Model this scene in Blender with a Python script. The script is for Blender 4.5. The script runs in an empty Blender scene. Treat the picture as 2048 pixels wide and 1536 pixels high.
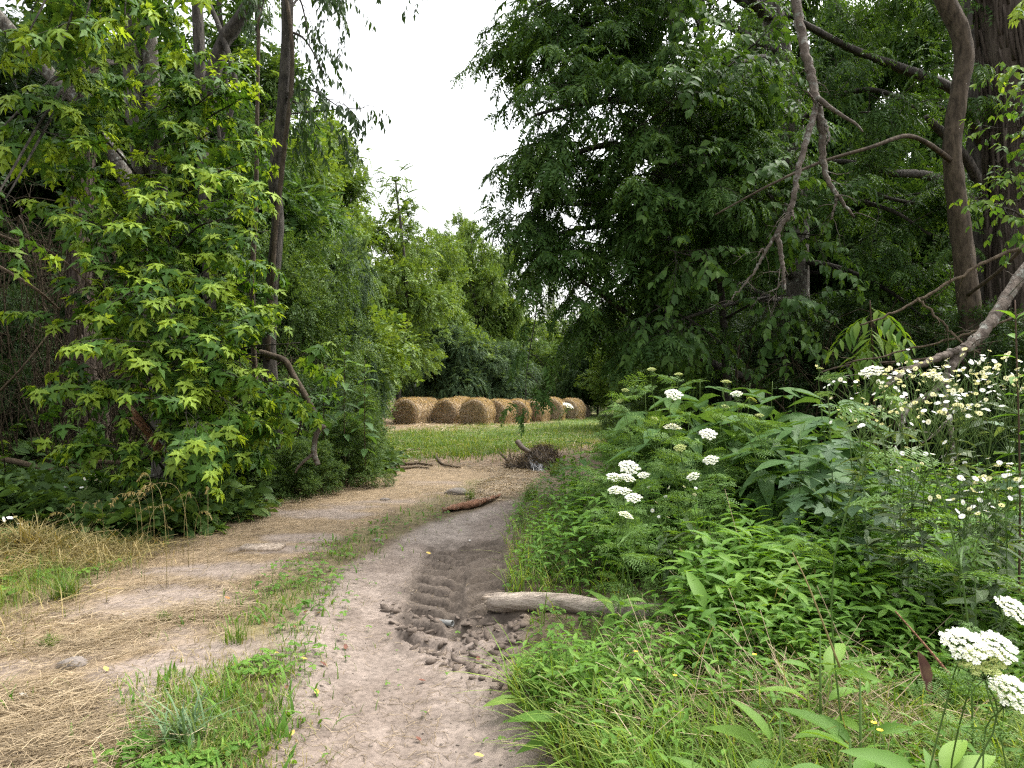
import bpy, math
import numpy as np
from math import radians as R

sc = bpy.context.scene
COL = sc.collection
# ------------------------------------------------------------------ camera
FPX = 1365.3                      # focal length in photo pixels (2048 wide)
CAMZ = 1.3
PITCH = math.atan(22 / FPX)
cam = bpy.data.cameras.new("camera")
cam.sensor_width = 36.0
cam.lens = 36.0 * FPX / 2048
cam.clip_start = 0.05
cam.clip_end = 2000
cam_o = bpy.data.objects.new("camera", cam)
cam_o.location = (0, 0, CAMZ)
cam_o.rotation_euler = (R(90) + PITCH, 0, 0)
COL.objects.link(cam_o)
sc.camera = cam_o

# ------------------------------------------------------------------ light: bright thin overcast
SUN_EL, SUN_AZ = R(58), R(62)      # azimuth measured from +Y towards +X
w = bpy.data.worlds.new("World")
sc.world = w
w.use_nodes = True
nt = w.node_tree
bg = nt.nodes["Background"]
sky = nt.nodes.new("ShaderNodeTexSky")
sky.sky_type = 'NISHITA'
sky.sun_disc = False
sky.sun_elevation = SUN_EL
sky.sun_rotation = SUN_AZ
sky.air_density = 1.6
sky.dust_density = 6.0
hs = nt.nodes.new("ShaderNodeHueSaturation")
hs.inputs["Saturation"].default_value = 0.16
nt.links.new(sky.outputs[0], hs.inputs["Color"])
nt.links.new(hs.outputs[0], bg.inputs["Color"])
bg.inputs["Strength"].default_value = 0.15
sl = bpy.data.lights.new("sun", 'SUN')
sl.energy = 0.95
sl.angle = R(20)
sl.color = (1.0, 0.96, 0.89)
so = bpy.data.objects.new("sun", sl)
COL.objects.link(so)
so.rotation_euler = (R(90) - SUN_EL, 0, -SUN_AZ + R(180))

sc.view_settings.view_transform = 'Standard'
sc.view_settings.look = 'None'
sc.view_settings.exposure = 1.62
sc.view_settings.gamma = 1
sc.render.engine = 'CYCLES'
cy = sc.cycles
cy.max_bounces = 8
cy.diffuse_bounces = 6
cy.glossy_bounces = 1
cy.transmission_bounces = 2
cy.transparent_max_bounces = 4
cy.caustics_reflective = False
cy.caustics_refractive = False
cy.use_adaptive_sampling = True
cy.adaptive_threshold = 0.006
cy.use_denoising = False
cy.denoiser = 'OPENIMAGEDENOISE'
cy.denoising_input_passes = 'RGB_ALBEDO_NORMAL'
cy.denoising_prefilter = 'ACCURATE'
cy.pixel_filter_type = 'BLACKMAN_HARRIS'
cy.filter_width = 1.3
sc.render.film_transparent = False

# ------------------------------------------------------------------ photo pixel -> world
CP, SP = math.cos(PITCH), math.sin(PITCH)
def P(px, py, d):
    """world point seen at photo pixel (px, py) at forward distance d"""
    u = (px - 1024) / FPX; v = (768 - py) / FPX
    y = CP - v * SP; z = SP + v * CP
    k = d / y
    return np.array([u * k, d, CAMZ + z * k])
def G(px, py):
    """flat-ground point under photo pixel"""
    u = (px - 1024) / FPX; v = (768 - py) / FPX
    y = CP - v * SP; z = SP + v * CP
    k = -CAMZ / z
    return np.array([u * k, y * k])
def GP(pts):
    return np.array([G(*p) for p in pts])

# ------------------------------------------------------------------ noise
def _h(ix, iy, iz):
    n = (ix * 374761393 + iy * 668265263 + iz * 2147483647 % 1274126177) & 0x7fffffff
    n = (n ^ (n >> 13)) * 1274126177 & 0x7fffffff
    n = (n ^ (n >> 16)) & 0xffff
    return n / 65535.0
def vnoise(x, y, z=None):
    x = np.asarray(x, float); y = np.asarray(y, float)
    z = np.zeros_like(x) if z is None else np.asarray(z, float)
    ix, iy, iz = np.floor(x).astype(np.int64), np.floor(y).astype(np.int64), np.floor(z).astype(np.int64)
    fx, fy, fz = x - ix, y - iy, z - iz
    fx = fx * fx * (3 - 2 * fx); fy = fy * fy * (3 - 2 * fy); fz = fz * fz * (3 - 2 * fz)
    r = 0
    for a in (0, 1):
        for b in (0, 1):
            for c in (0, 1):
                r = r + _h(ix + a, iy + b, (iz + c) * 7919) * (fx if a else 1 - fx) * (fy if b else 1 - fy) * (fz if c else 1 - fz)
    return r
def fbm(x, y, z=None, o=4):
    s = 0; a = .5
    for k in range(o):
        s = s + a * vnoise(x * 2 ** k + 17 * k, y * 2 ** k + 5 * k, None if z is None else z * 2 ** k)
        a *= .5
    return s
def unit(v):
    return v / (np.linalg.norm(v, axis=-1, keepdims=True) + 1e-9)
def inpoly(poly, x, y):
    r = np.zeros(len(x), bool)
    n = len(poly); j = n - 1
    for i in range(n):
        xi, yi = poly[i]; xj, yj = poly[j]
        c = (yi > y) != (yj > y)
        r ^= c & (x < (xj - xi) * (y - yi) / (yj - yi + 1e-12) + xi)
        j = i
    return r
def polydist(poly, x, y):
    """signed distance, positive inside"""
    d = np.full(len(x), 1e9)
    n = len(poly)
    for i in range(n):
        a = poly[i]; b = poly[(i + 1) % n]
        ab = b - a
        t = np.clip(((x - a[0]) * ab[0] + (y - a[1]) * ab[1]) / (ab @ ab + 1e-12), 0, 1)
        d = np.minimum(d, np.hypot(x - a[0] - t * ab[0], y - a[1] - t * ab[1]))
    return np.where(inpoly(poly, x, y), d, -d)
def sstep(a, b, x):
    t = np.clip((x - a) / (b - a), 0, 1)
    return t * t * (3 - 2 * t)

# ------------------------------------------------------------------ mesh collecting
class Geo:
    def __init__(s):
        s.v = []; s.t = []; s.q = []; s.c = []; s.n = 0; s.tm = []; s.qm = []
    def add(s, v, t=None, q=None, tint=0.5, m=0):
        v = np.asarray(v, float).reshape(-1, 3)
        s.v.append(v)
        s.c.append(np.broadcast_to(np.asarray(tint, float), (len(v),)))
        if t is not None and len(t):
            t = np.asarray(t, np.int64).reshape(-1, 3)
            s.t.append(t + s.n); s.tm.append(np.full(len(t), m))
        if q is not None and len(q):
            q = np.asarray(q, np.int64).reshape(-1, 4)
            s.q.append(q + s.n); s.qm.append(np.full(len(q), m))
        s.n += len(v)
    def build(s, name, mat, parent=None, smooth=False, loc=None):
        V = np.concatenate(s.v) if s.v else np.zeros((0, 3))
        C = np.concatenate(s.c) if s.c else np.zeros(0)
        T = np.concatenate(s.t) if s.t else np.zeros((0, 3), int)
        Q = np.concatenate(s.q) if s.q else np.zeros((0, 4), int)
        off = np.array(loc) if loc is not None else (np.array(parent['_o']) if parent is not None and '_o' in parent else np.zeros(3))
        V = V - off
        me = bpy.data.meshes.new(name)
        me.vertices.add(len(V)); me.vertices.foreach_set("co", V.ravel().astype(np.float32))
        nl = T.size + Q.size
        me.loops.add(nl)
        me.loops.foreach_set("vertex_index", np.concatenate([T.ravel(), Q.ravel()]).astype(np.int32))
        me.polygons.add(len(T) + len(Q))
        st = np.concatenate([np.arange(len(T)) * 3, len(T) * 3 + np.arange(len(Q)) * 4]).astype(np.int32)
        me.polygons.foreach_set("loop_start", st)
        mats = mat if isinstance(mat, (list, tuple)) else [mat]
        for m in mats: me.materials.append(m)
        if len(mats) > 1:
            mi = np.concatenate(s.tm + s.qm).astype(np.int32)
            me.polygons.foreach_set("material_index", mi)
        if smooth:
            me.polygons.foreach_set("use_smooth", np.ones(len(T) + len(Q), bool))
        at = me.attributes.new("tint", 'FLOAT', 'POINT')
        at.data.foreach_set("value", C.astype(np.float32))
        me.update(calc_edges=True)
        o = bpy.data.objects.new(name, me)
        COL.objects.link(o)
        if parent is not None:
            o.parent = parent
        elif loc is not None:
            o.location = loc
        return o

def thing(name, label, cat, loc=(0, 0, 0), group=None):
    o = bpy.data.objects.new(name, None)
    COL.objects.link(o)
    o.empty_display_size = .1
    o.location = tuple(float(a) for a in loc)
    o['_o'] = [float(a) for a in loc]
    o['label'] = label; o['category'] = cat
    if group: o['group'] = group
    return o
def tag(o, label, cat=None, group=None, kind=None):
    o['label'] = label
    if cat: o['category'] = cat
    if group: o['group'] = group
    if kind: o['kind'] = kind
    return o
def dup(root, loc, rz=0, s=1, label=None, group=None, sz=None):
    r = root.copy(); COL.objects.link(r)
    r.location = tuple(float(a) for a in loc); r.rotation_euler = (0, 0, rz); r.scale = (s, s, sz or s)
    if label: r['label'] = label
    if group: r['group'] = group
    for ch in list(root.children):
        c = ch.copy(); COL.objects.link(c); c.parent = r
        for g in ch.children:
            d = g.copy(); COL.objects.link(d); d.parent = c
    return r

def inst(geo, tpl, pos, d, up, scale, tint, m=0):
    """place copies of template (verts, tris[, tint offset]); local axes x=width, y=length d, z=normal"""
    tv, tt = tpl[0], tpl[1]
    n = len(pos)
    if n == 0: return
    d = unit(d); x = unit(np.cross(d, up)); z = np.cross(x, d)
    M = np.stack([x, d, z], 1)
    sca = np.broadcast_to(np.asarray(scale, float), (n,))
    V = pos[:, None, :] + np.einsum('kj,nji->nki', tv, M) * sca[:, None, None]
    k = len(tv)
    T = tt[None] + (np.arange(n) * k)[:, None, None]
    ti = np.repeat(np.broadcast_to(np.asarray(tint, float), (n,)), k)
    if len(tpl) > 2: ti = ti + np.tile(tpl[2], n)
    geo.add(V.reshape(-1, 3), t=T.reshape(-1, 3), tint=ti, m=m)

def merge(items):
    """items: list of (template, pos, d, up, scale, dt) -> one template"""
    g = Geo()
    for tpl, p, d, u, s, dt in items:
        inst(g, tpl, np.array([p], float), np.array([d], float), np.array([u], float), s, dt)
    return np.concatenate(g.v), np.concatenate(g.t), np.concatenate(g.c)

def tube(geo, pts, rad, sides=7, cap=True, bump=0, seed=0, tint=.5, m=0):
    pts = np.asarray(pts, float); n = len(pts)
    rad = np.broadcast_to(np.asarray(rad, float), (n,))
    tg = unit(np.gradient(pts, axis=0))
    a = np.array([0, 0, 1.0]) if abs(tg[0][2]) < .9 else np.array([1.0, 0, 0])
    u = unit(np.cross(tg[0], a))
    ang = np.linspace(0, 2 * np.pi, sides, endpoint=False)
    rings = []
    for i in range(n):
        u = unit(u - tg[i] * (u @ tg[i])); v = np.cross(tg[i], u)
        r = rad[i] * np.ones(sides)
        if bump:
            r = r * (1 + bump * (vnoise(np.cos(ang) * 2.2 + seed, np.sin(ang) * 2.2 + 3, np.full(sides, i * .55 + seed)) - .5) * 2)
            if sides > 15: r = r * (1 + .10 * (vnoise(np.cos(ang) * 6.5 + seed, np.sin(ang) * 6.5 + 3, np.full(sides, i * .7 + seed)) - .5) * 2)
        rings.append(pts[i] + np.outer(np.cos(ang) * r, u) + np.outer(np.sin(ang) * r, v))
    V = np.concatenate(rings)
    q = []
    i, j = np.meshgrid(np.arange(n - 1), np.arange(sides), indexing='ij')
    j2 = (j + 1) % sides
    Q = np.stack([i * sides + j, i * sides + j2, (i + 1) * sides + j2, (i + 1) * sides + j], -1).reshape(-1, 4)
    T = None
    if cap:
        V = np.concatenate([V, pts[:1], pts[-1:]])
        c0, c1 = n * sides, n * sides + 1
        k = np.arange(sides); k2 = (k + 1) % sides
        T = np.concatenate([np.stack([np.full(sides, c0), k2, k], -1),
                            np.stack([np.full(sides, c1), (n - 1) * sides + k, (n - 1) * sides + k2], -1)])
    geo.add(V, t=T, q=Q, tint=tint, m=m)

def spline(ctrl, n):
    """Catmull-Rom through control points, n samples"""
    c = np.asarray(ctrl, float)
    if len(c) == 2: return c[0] + (c[1] - c[0]) * np.linspace(0, 1, n)[:, None]
    c = np.concatenate([[2 * c[0] - c[1]], c, [2 * c[-1] - c[-2]]])
    m = len(c) - 3
    out = []
    for t in np.linspace(0, m - 1e-6, n):
        i = int(t); f = t - i
        p0, p1, p2, p3 = c[i:i + 4]
        out.append(.5 * (2 * p1 + (p2 - p0) * f + (2 * p0 - 5 * p1 + 4 * p2 - p3) * f * f + (3 * p1 - p0 - 3 * p2 + p3) * f ** 3))
    return np.array(out)

# ------------------------------------------------------------------ leaf templates (unit length, x width, y length, z normal)
def t_diamond(w=.45, fold=.10, mid=.42):
    v = np.array([[0, 0, 0], [-w / 2, mid, fold], [0, 1, -.06], [w / 2, mid, fold]])
    return v, np.array([[0, 3, 2], [0, 2, 1]])
def t_leaf(w=.45, curl=.25, fold=.08, st=(.22, .5, .78), wd=(.75, 1, .6), pet=0.0):
    v = [[0, 0, 0]]; L = []
    for s, k in zip(st, wd):
        z = -curl * s * s
        y = pet + s * (1 - pet)
        v += [[-w / 2 * k, y, z + fold * k], [0, y, z], [w / 2 * k, y, z + fold * k]]
    v.append([0, 1, -curl])
    n = len(st); t = []
    if pet: v[0] = [0, pet, 0]
    t += [[0, 2, 1], [0, 3, 2]]
    for i in range(n - 1):
        a = 1 + 3 * i; b = a + 3
        t += [[a, a + 1, b + 1], [a, b + 1, b], [a + 1, a + 2, b + 2], [a + 1, b + 2, b + 1]]
    a = 1 + 3 * (n - 1); e = len(v) - 1
    t += [[a, a + 1, e], [a + 1, a + 2, e]]
    if pet:
        k = len(v); v += [[-.012, 0, 0], [.012, 0, 0], [0, pet + .02, 0]]; t += [[k, k + 1, k + 2]]
    return np.array(v, float), np.array(t)
def t_outline(right, curl=.2, fold=.06, centre=.35, pet=.25):
    """lobed leaf from the outline of its right half: (x, y) pairs from base to tip"""
    r = np.array(right, float)
    l = r[::-1].copy(); l[:, 0] *= -1
    ol = np.concatenate([r, l[1:] if abs(r[-1, 0]) < 1e-6 else l])
    ol = np.concatenate([[[0, 0]], ol]) if abs(ol[0, 0]) > 1e-6 else ol
    def z(p): return -curl * (p[:, 0] ** 2 * 1.1 + np.clip(p[:, 1], 0, 2) ** 2) + fold * np.abs(p[:, 0])
    v = np.column_stack([ol, z(ol)])
    v = np.concatenate([[[0, centre, -curl * centre ** 2 - .02]], v])
    n = len(ol)
    t = np.array([[0, 1 + i, 1 + (i + 1) % n] for i in range(n)])
    v[:, 1] += pet
    k = len(v)
    v = np.concatenate([v, [[-.014, 0, .03], [.014, 0, .03], [0, pet + .05, 0]]])
    t = np.concatenate([t, [[k, k + 1, k + 2]]])
    return v, t
T_MAPLE = t_outline([(0, 0), (.16, -.02), (.44, -.12), (.28, .08), (.48, .14), (.50, .24), (.74, .46), (.42, .36), (.36, .42), (.13, .26), (.12, .48), (.26, .58), (.20, .64), (.14, .74), (0, 1.08)], curl=.28, fold=.10)
T_MAPLE2 = t_outline([(0, 0), (.18, -.10), (.42, -.06), (.26, .10), (.50, .26), (.70, .58), (.40, .44), (.26, .44), (.11, .30), (.12, .56), (.24, .68), (.10, .82), (0, 1.10)], curl=.45, fold=-.05)
T_LETTUCE = t_outline([(0, 0), (.06, .05), (.10, .18), (.34, .12), (.24, .28), (.12, .34), (.16, .44), (.44, .42), (.30, .58), (.16, .62), (.20, .70), (.30, .72), (.14, .90), (0, 1.1)], curl=.30, fold=.10, centre=.5, pet=.05)
T_RAG = t_outline([(0, 0), (.10, .02), (.18, .16), (.36, .22), (.62, .52), (.70, .70), (.44, .58), (.26, .46), (.24, .60), (.20, .82), (0, 1.25)], curl=.30, fold=.10, centre=.35, pet=.18)
T_DIA = t_diamond()
T_DIAN = t_diamond(.30, .06)
T_DIAW = t_diamond(.62, .10, .45)
T_OVATE = t_leaf(.5, .3)
T_LANCE = t_leaf(.24, .35, .05)
T_DOCK = t_leaf(.27, .45, .05, (.12, .3, .5, .7, .88), (.55, .95, 1, .8, .42), pet=.16)

def pinnate(pairs, leaf, ll, droop=.35, lenr=1.0, ang=60, terminal=True, curve=.3, jit=0, seed=1, dt=.0):
    """compound leaf template: unit rachis"""
    r = np.random.default_rng(seed)
    items = []
    for i in range(pairs):
        f = .18 + .80 * i / max(1, pairs - 1)
        y = f * lenr; z = -curve * f * f
        k = ll * (0.75 + .5 * math.sin(math.pi * min(1, .25 + f * .7)))
        for s in (-1, 1):
            a = R(ang + r.normal(0, 8 + jit))
            d = (s * math.sin(a), math.cos(a), -droop + r.normal(0, .12))
            items.append((leaf, (0, y, z), d, (s * .25 + r.normal(0, .2), 0, 1), k * r.uniform(.85, 1.15), dt * r.normal()))
    if terminal:
        items.append((leaf, (0, lenr, -curve), (0, 1, -.6), (0, 0, 1), ll * 1.1, 0))
    v, t, c = merge(items)
    k = len(v)
    xs = [[-.006, 0, 0], [.006, 0, 0], [0, lenr * .5, -curve * .25], [0.003, lenr, -curve]]
    v = np.concatenate([v, xs]); t = np.concatenate([t, [[k, k + 1, k + 2], [k + 2, k + 1, k + 3]]]); c = np.concatenate([c, [0] * 4])
    return v, t, c
def spray(n, leaf, ll, spread=.5, seed=1, droop=.2, dt=.08, twig=True):
    """twig with alternate simple leaves, unit length"""
    r = np.random.default_rng(seed)
    items = []
    for i in range(n):
        f = .1 + .9 * (i + .5) / n
        s = 1 if i % 2 else -1
        a = R(r.uniform(35, 75))
        d = np.array([s * math.sin(a) * r.uniform(.6, 1.2), math.cos(a), -droop + r.normal(0, .3)])
        p = (r.normal(0, .04) * spread, f, -.15 * f * f + r.normal(0, .05) * spread)
        items.append((leaf, p, d, (r.normal(0, .35), r.normal(0, .3), 1), ll * r.uniform(.7, 1.15), dt * r.normal()))
    v, t, c = merge(items)
    if twig:
        k = len(v)
        v = np.concatenate([v, [[-.008, 0, 0], [.008, 0, 0], [0, .9, -.12]]]); t = np.concatenate([t, [[k, k + 1, k + 2]]]); c = np.concatenate([c, [-.4] * 3])
    return v, t, c

# ------------------------------------------------------------------ materials
def new_mat(name):
    m = bpy.data.materials.new(name); m.use_nodes = True
    n = m.node_tree; n.nodes.clear()
    return m, n, n.nodes.new("ShaderNodeOutputMaterial")
def ramp(n, stops):
    r = n.nodes.new("ShaderNodeValToRGB")
    e = r.color_ramp.elements
    e[0].position, e[0].color = stops[0][0], (*stops[0][1], 1)
    e[1].position, e[1].color = stops[-1][0], (*stops[-1][1], 1)
    for p, c in stops[1:-1]:
        x = e.new(p); x.color = (*c, 1)
    return r
def leaf_mat(name, lo, mid, hi, rough=.58, trans=.32, spec=.24, var=2.0):
    m, n, out = new_mat(name)
    L = n.links.new
    at = n.nodes.new("ShaderNodeAttribute"); at.attribute_name = "tint"
    geo = n.nodes.new("ShaderNodeNewGeometry")
    rnd = n.nodes.new("ShaderNodeMapRange"); rnd.inputs["To Min"].default_value = -.13; rnd.inputs["To Max"].default_value = .13
    L(geo.outputs["Random Per Island"], rnd.inputs["Value"])
    tc = n.nodes.new("ShaderNodeTexCoord")
    no = n.nodes.new("ShaderNodeTexNoise"); no.inputs["Scale"].default_value = var; no.inputs["Detail"].default_value = 1
    L(tc.outputs["Object"], no.inputs["Vector"])
    nm = n.nodes.new("ShaderNodeMapRange"); nm.inputs["From Min"].default_value = .3; nm.inputs["From Max"].default_value = .7
    nm.inputs["To Min"].default_value = -.14; nm.inputs["To Max"].default_value = .14
    L(no.outputs["Fac"], nm.inputs["Value"])
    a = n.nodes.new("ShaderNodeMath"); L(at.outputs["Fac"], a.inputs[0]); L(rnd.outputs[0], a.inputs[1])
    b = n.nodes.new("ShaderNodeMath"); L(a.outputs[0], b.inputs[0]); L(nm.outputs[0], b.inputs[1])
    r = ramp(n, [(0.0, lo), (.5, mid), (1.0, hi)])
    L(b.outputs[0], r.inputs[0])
    p = n.nodes.new("ShaderNodeBsdfPrincipled")
    L(r.outputs[0], p.inputs["Base Color"])
    p.inputs["Roughness"].default_value = rough
    p.inputs["Specular IOR Level"].default_value = spec
    tr = n.nodes.new("ShaderNodeBsdfTranslucent")
    mul = n.nodes.new("ShaderNodeMix"); mul.data_type = 'RGBA'; mul.blend_type = 'MULTIPLY'; mul.inputs[0].default_value = 1
    L(r.outputs[0], mul.inputs[6]); mul.inputs[7].default_value = (1.5, 1.35, .55, 1)
    L(mul.outputs[2], tr.inputs["Color"])
    mx = n.nodes.new("ShaderNodeMixShader"); mx.inputs[0].default_value = trans
    L(p.outputs[0], mx.inputs[1]); L(tr.outputs[0], mx.inputs[2]); L(mx.outputs[0], out.inputs[0])
    return m
def bark_mat(name, dark, light, lichen=None, lichen_amt=.5, stretch=.22, scale=22, bump=.6, rough=.9, axis=2):
    m, n, out = new_mat(name); L = n.links.new
    tc = n.nodes.new("ShaderNodeTexCoord")
    mp = n.nodes.new("ShaderNodeMapping"); mp.inputs["Scale"].default_value = tuple(stretch if k == axis else 1 for k in range(3))
    L(tc.outputs["Object"], mp.inputs[0])
    no = n.nodes.new("ShaderNodeTexNoise"); no.inputs["Scale"].default_value = scale; no.inputs["Detail"].default_value = 6; no.inputs["Roughness"].default_value = .65
    L(mp.outputs[0], no.inputs["Vector"])
    r = ramp(n, [(.32, dark), (.68, light)])
    L(no.outputs["Fac"], r.inputs[0])
    col = r.outputs[0]
    if lichen:
        n2 = n.nodes.new("ShaderNodeTexNoise"); n2.inputs["Scale"].default_value = 14; n2.inputs["Detail"].default_value = 5; n2.inputs["Roughness"].default_value = .7
        L(tc.outputs["Object"], n2.inputs["Vector"])
        r2 = ramp(n, [(1 - lichen_amt - .04, (0, 0, 0)), (1 - lichen_amt + .05, (1, 1, 1))])
        L(n2.outputs["Fac"], r2.inputs[0])
        mx = n.nodes.new("ShaderNodeMix"); mx.data_type = 'RGBA'
        L(r2.outputs[0], mx.inputs[0]); L(col, mx.inputs[6]); mx.inputs[7].default_value = (*lichen, 1)
        col = mx.outputs[2]
    p = n.nodes.new("ShaderNodeBsdfPrincipled"); p.inputs["Roughness"].default_value = rough; p.inputs["Specular IOR Level"].default_value = .2
    L(col, p.inputs["Base Color"])
    bp = n.nodes.new("ShaderNodeBump"); bp.inputs["Strength"].default_value = min(1, bump * 1.6); bp.inputs["Distance"].default_value = .05
    L(no.outputs["Fac"], bp.inputs["Height"]); L(bp.outputs[0], p.inputs["Normal"])
    L(p.outputs[0], out.inputs[0])
    return m
def plain_mat(name, c, rough=.7, c2=None, scale=30, spec=.3):
    m, n, out = new_mat(name); L = n.links.new
    p = n.nodes.new("ShaderNodeBsdfPrincipled"); p.inputs["Roughness"].default_value = rough; p.inputs["Specular IOR Level"].default_value = spec
    tc = n.nodes.new("ShaderNodeTexCoord"); no = n.nodes.new("ShaderNodeTexNoise"); no.inputs["Scale"].default_value = scale; no.inputs["Detail"].default_value = 4
    L(tc.outputs["Object"], no.inputs["Vector"])
    r = ramp(n, [(.3, c), (.7, c2 or tuple(x * .75 for x in c))])
    L(no.outputs["Fac"], r.inputs[0]); L(r.outputs[0], p.inputs["Base Color"])
    L(p.outputs[0], out.inputs[0])
    return m
def straw_mat(name, lo, mid, hi):
    return leaf_mat(name, lo, mid, hi, rough=.6, trans=.15, spec=.3, var=5)

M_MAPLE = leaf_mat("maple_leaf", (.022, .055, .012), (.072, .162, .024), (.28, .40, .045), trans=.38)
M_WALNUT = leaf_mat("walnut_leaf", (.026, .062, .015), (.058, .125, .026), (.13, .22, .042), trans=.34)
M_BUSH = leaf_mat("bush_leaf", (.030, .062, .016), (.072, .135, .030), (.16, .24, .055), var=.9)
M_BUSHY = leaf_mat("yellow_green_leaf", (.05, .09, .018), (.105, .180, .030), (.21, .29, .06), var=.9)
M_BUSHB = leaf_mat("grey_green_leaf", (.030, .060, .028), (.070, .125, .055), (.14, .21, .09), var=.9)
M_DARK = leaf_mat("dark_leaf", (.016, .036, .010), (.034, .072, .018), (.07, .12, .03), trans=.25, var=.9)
M_WEED = leaf_mat("smartweed_leaf", (.05, .12, .016), (.105, .225, .030), (.20, .33, .05), trans=.38)
M_RAG = leaf_mat("ragweed_leaf", (.045, .105, .028), (.080, .165, .045), (.14, .24, .06), trans=.34)
M_CARROT = leaf_mat("carrot_leaf", (.065, .13, .03), (.115, .215, .045), (.20, .31, .065), trans=.3)
M_LETT = leaf_mat("lettuce_leaf", (.055, .11, .05), (.09, .165, .075), (.14, .22, .10), trans=.3)
M_FLEA = leaf_mat("fleabane_leaf", (.06, .10, .045), (.11, .165, .07), (.20, .25, .13), trans=.3)
M_DOCK = leaf_mat("dock_leaf", (.06, .14, .02), (.12, .24, .035), (.24, .34, .06), trans=.4)
M_GRASS = leaf_mat("grass_blade", (.05, .11, .02), (.11, .19, .03), (.32, .32, .10), trans=.35, var=1.2)
M_LUSH = leaf_mat("lush_grass_blade", (.09, .17, .025), (.16, .27, .04), (.36, .40, .11), trans=.4, var=1.2)
M_DRYG = leaf_mat("dry_grass_blade", (.12, .115, .04), (.26, .215, .09), (.46, .36, .17), trans=.25, var=1.5)
M_BLUEG = leaf_mat("blue_grass_blade", (.07, .13, .06), (.13, .21, .10), (.22, .30, .15), trans=.3)
M_STRAW = straw_mat("straw", (.12, .090, .054), (.27, .205, .125), (.46, .365, .235))
M_STEM = leaf_mat("green_stem", (.05, .10, .025), (.10, .17, .04), (.2, .22, .07), trans=.05)
M_STEMR = plain_mat("brown_stem", (.10, .06, .04), .8)
M_TWIG = bark_mat("dry_twig", (.055, .040, .024), (.16, .12, .078), stretch=.4, scale=30)
M_WHITE = leaf_mat("white_petal", (.66, .70, .56), (.83, .84, .81), (.87, .87, .86), trans=.2)
M_CREAM = leaf_mat("cream_petal", (.36, .42, .14), (.55, .60, .26), (.70, .74, .42), trans=.2)
M_YEL = plain_mat("yellow_disc", (.75, .55, .04), .6, (.60, .42, .03))
M_BARK = bark_mat("grey_lichen_bark", (.040, .035, .028), (.175, .155, .130), (.29, .30, .26), .42)
M_BARKD = bark_mat("dark_bark", (.018, .016, .013), (.105, .092, .076), (.20, .21, .18), .33)
M_BARKB = bark_mat("brown_smooth_bark", (.028, .021, .014), (.118, .090, .062), (.16, .155, .12), .28, stretch=.35, bump=.35)
M_SHAG = bark_mat("shaggy_bark", (.030, .020, .014), (.130, .104, .082), (.15, .145, .125), .26, stretch=.06, scale=26, bump=1.0)
M_BRUSH = bark_mat("brush_stem", (.026, .020, .011), (.085, .064, .038), stretch=.4, scale=30)
M_LICH = bark_mat("lichen_branch", (.065, .050, .040), (.19, .155, .125), (.26, .26, .225), .42, stretch=.5)
M_DEADB = bark_mat("bare_dead_wood", (.20, .15, .11), (.48, .40, .32), stretch=.14, scale=18, bump=.4)
M_LOG = bark_mat("bare_log_wood", (.20, .16, .13), (.47, .40, .33), (.15, .12, .10), .26, stretch=.10, scale=26, bump=.5, axis=0)
M_REDW = bark_mat("splintered_red_wood", (.13, .06, .035), (.36, .19, .115), (.40, .30, .21), .42, stretch=.15, scale=30, axis=0)
# ------------------------------------------------------------------ ground zones (polygons on the ground plane)
Z_DIRT = GP([(430, 2300), (470, 1700), (500, 1536), (540, 1400), (560, 1300), (625, 1205), (690, 1135), (780, 1085), (880, 1040), (985, 1012), (1035, 1000), (1022, 1060), (1000, 1090), (1012, 1160), (1000, 1215), (1055, 1250), (1035, 1310), (1008, 1390), (1050, 1450), (1120, 1560), (1180, 1700), (1400, 2300)])
Z_STRAW = GP([(-700, 2300), (-500, 1600), (-160, 1300), (60, 1215), (200, 1150), (330, 1098), (470, 1040), (545, 985), (640, 965), (760, 950), (800, 940), (880, 932), (985, 934), (1040, 930), (1010, 945), (935, 975), (830, 1015), (700, 1075), (580, 1140), (490, 1215), (390, 1330), (300, 1450), (220, 1560), (60, 2300)])
Z_STRAW2 = GP([(960, 960), (1040, 935), (1090, 945), (1040, 985), (990, 1005), (930, 1010)])
Z_MID = GP([(60, 2300), (230, 1560), (310, 1430), (400, 1310), (500, 1210), (590, 1130), (710, 1065), (850, 1000), (950, 958), (985, 960), (890, 1030), (780, 1080), (690, 1130), (625, 1200), (560, 1300), (535, 1400), (500, 1536), (430, 2300)])
Z_MUD = GP([(835, 1125), (930, 1090), (1000, 1085), (1015, 1150), (990, 1210), (1050, 1245), (1030, 1300), (960, 1290), (850, 1240), (800, 1200)])
Z_BROWN = GP([(770, 935), (850, 905), (1000, 892), (1110, 890), (1210, 872), (1230, 900), (1120, 945), (1000, 945), (860, 930)])
Z_FIELD = GP([(690, 872), (760, 868), (900, 850), (1060, 848), (1200, 822), (1320, 812), (1400, 830), (1250, 878), (1120, 900), (1010, 905), (960, 916), (850, 914), (740, 918), (690, 905)])
Z_BALES = GP([(660, 845), (790, 838), (800, 822), (1050, 814), (1170, 812), (1165, 822), (1060, 848), (985, 856), (850, 866), (720, 862)])
Z_WEED = GP([(1460, 2600), (1180, 1640), (1120, 1550), (1055, 1450), (1015, 1390), (1040, 1310), (1060, 1250), (1010, 1205), (1020, 1150), (1008, 1090), (1028, 1050), (1045, 990), (1090, 950), (1150, 925), (1250, 905), (1500, 900), (2600, 940), (4200, 1400), (4200, 2600)])
Z_LEFTG = GP([(-1500, 1500), (-1500, 1030), (-300, 1055), (0, 1070), (200, 1078), (350, 1060), (440, 1035), (340, 1095), (200, 1150), (60, 1215), (-160, 1300), (-500, 1600)])
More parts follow.
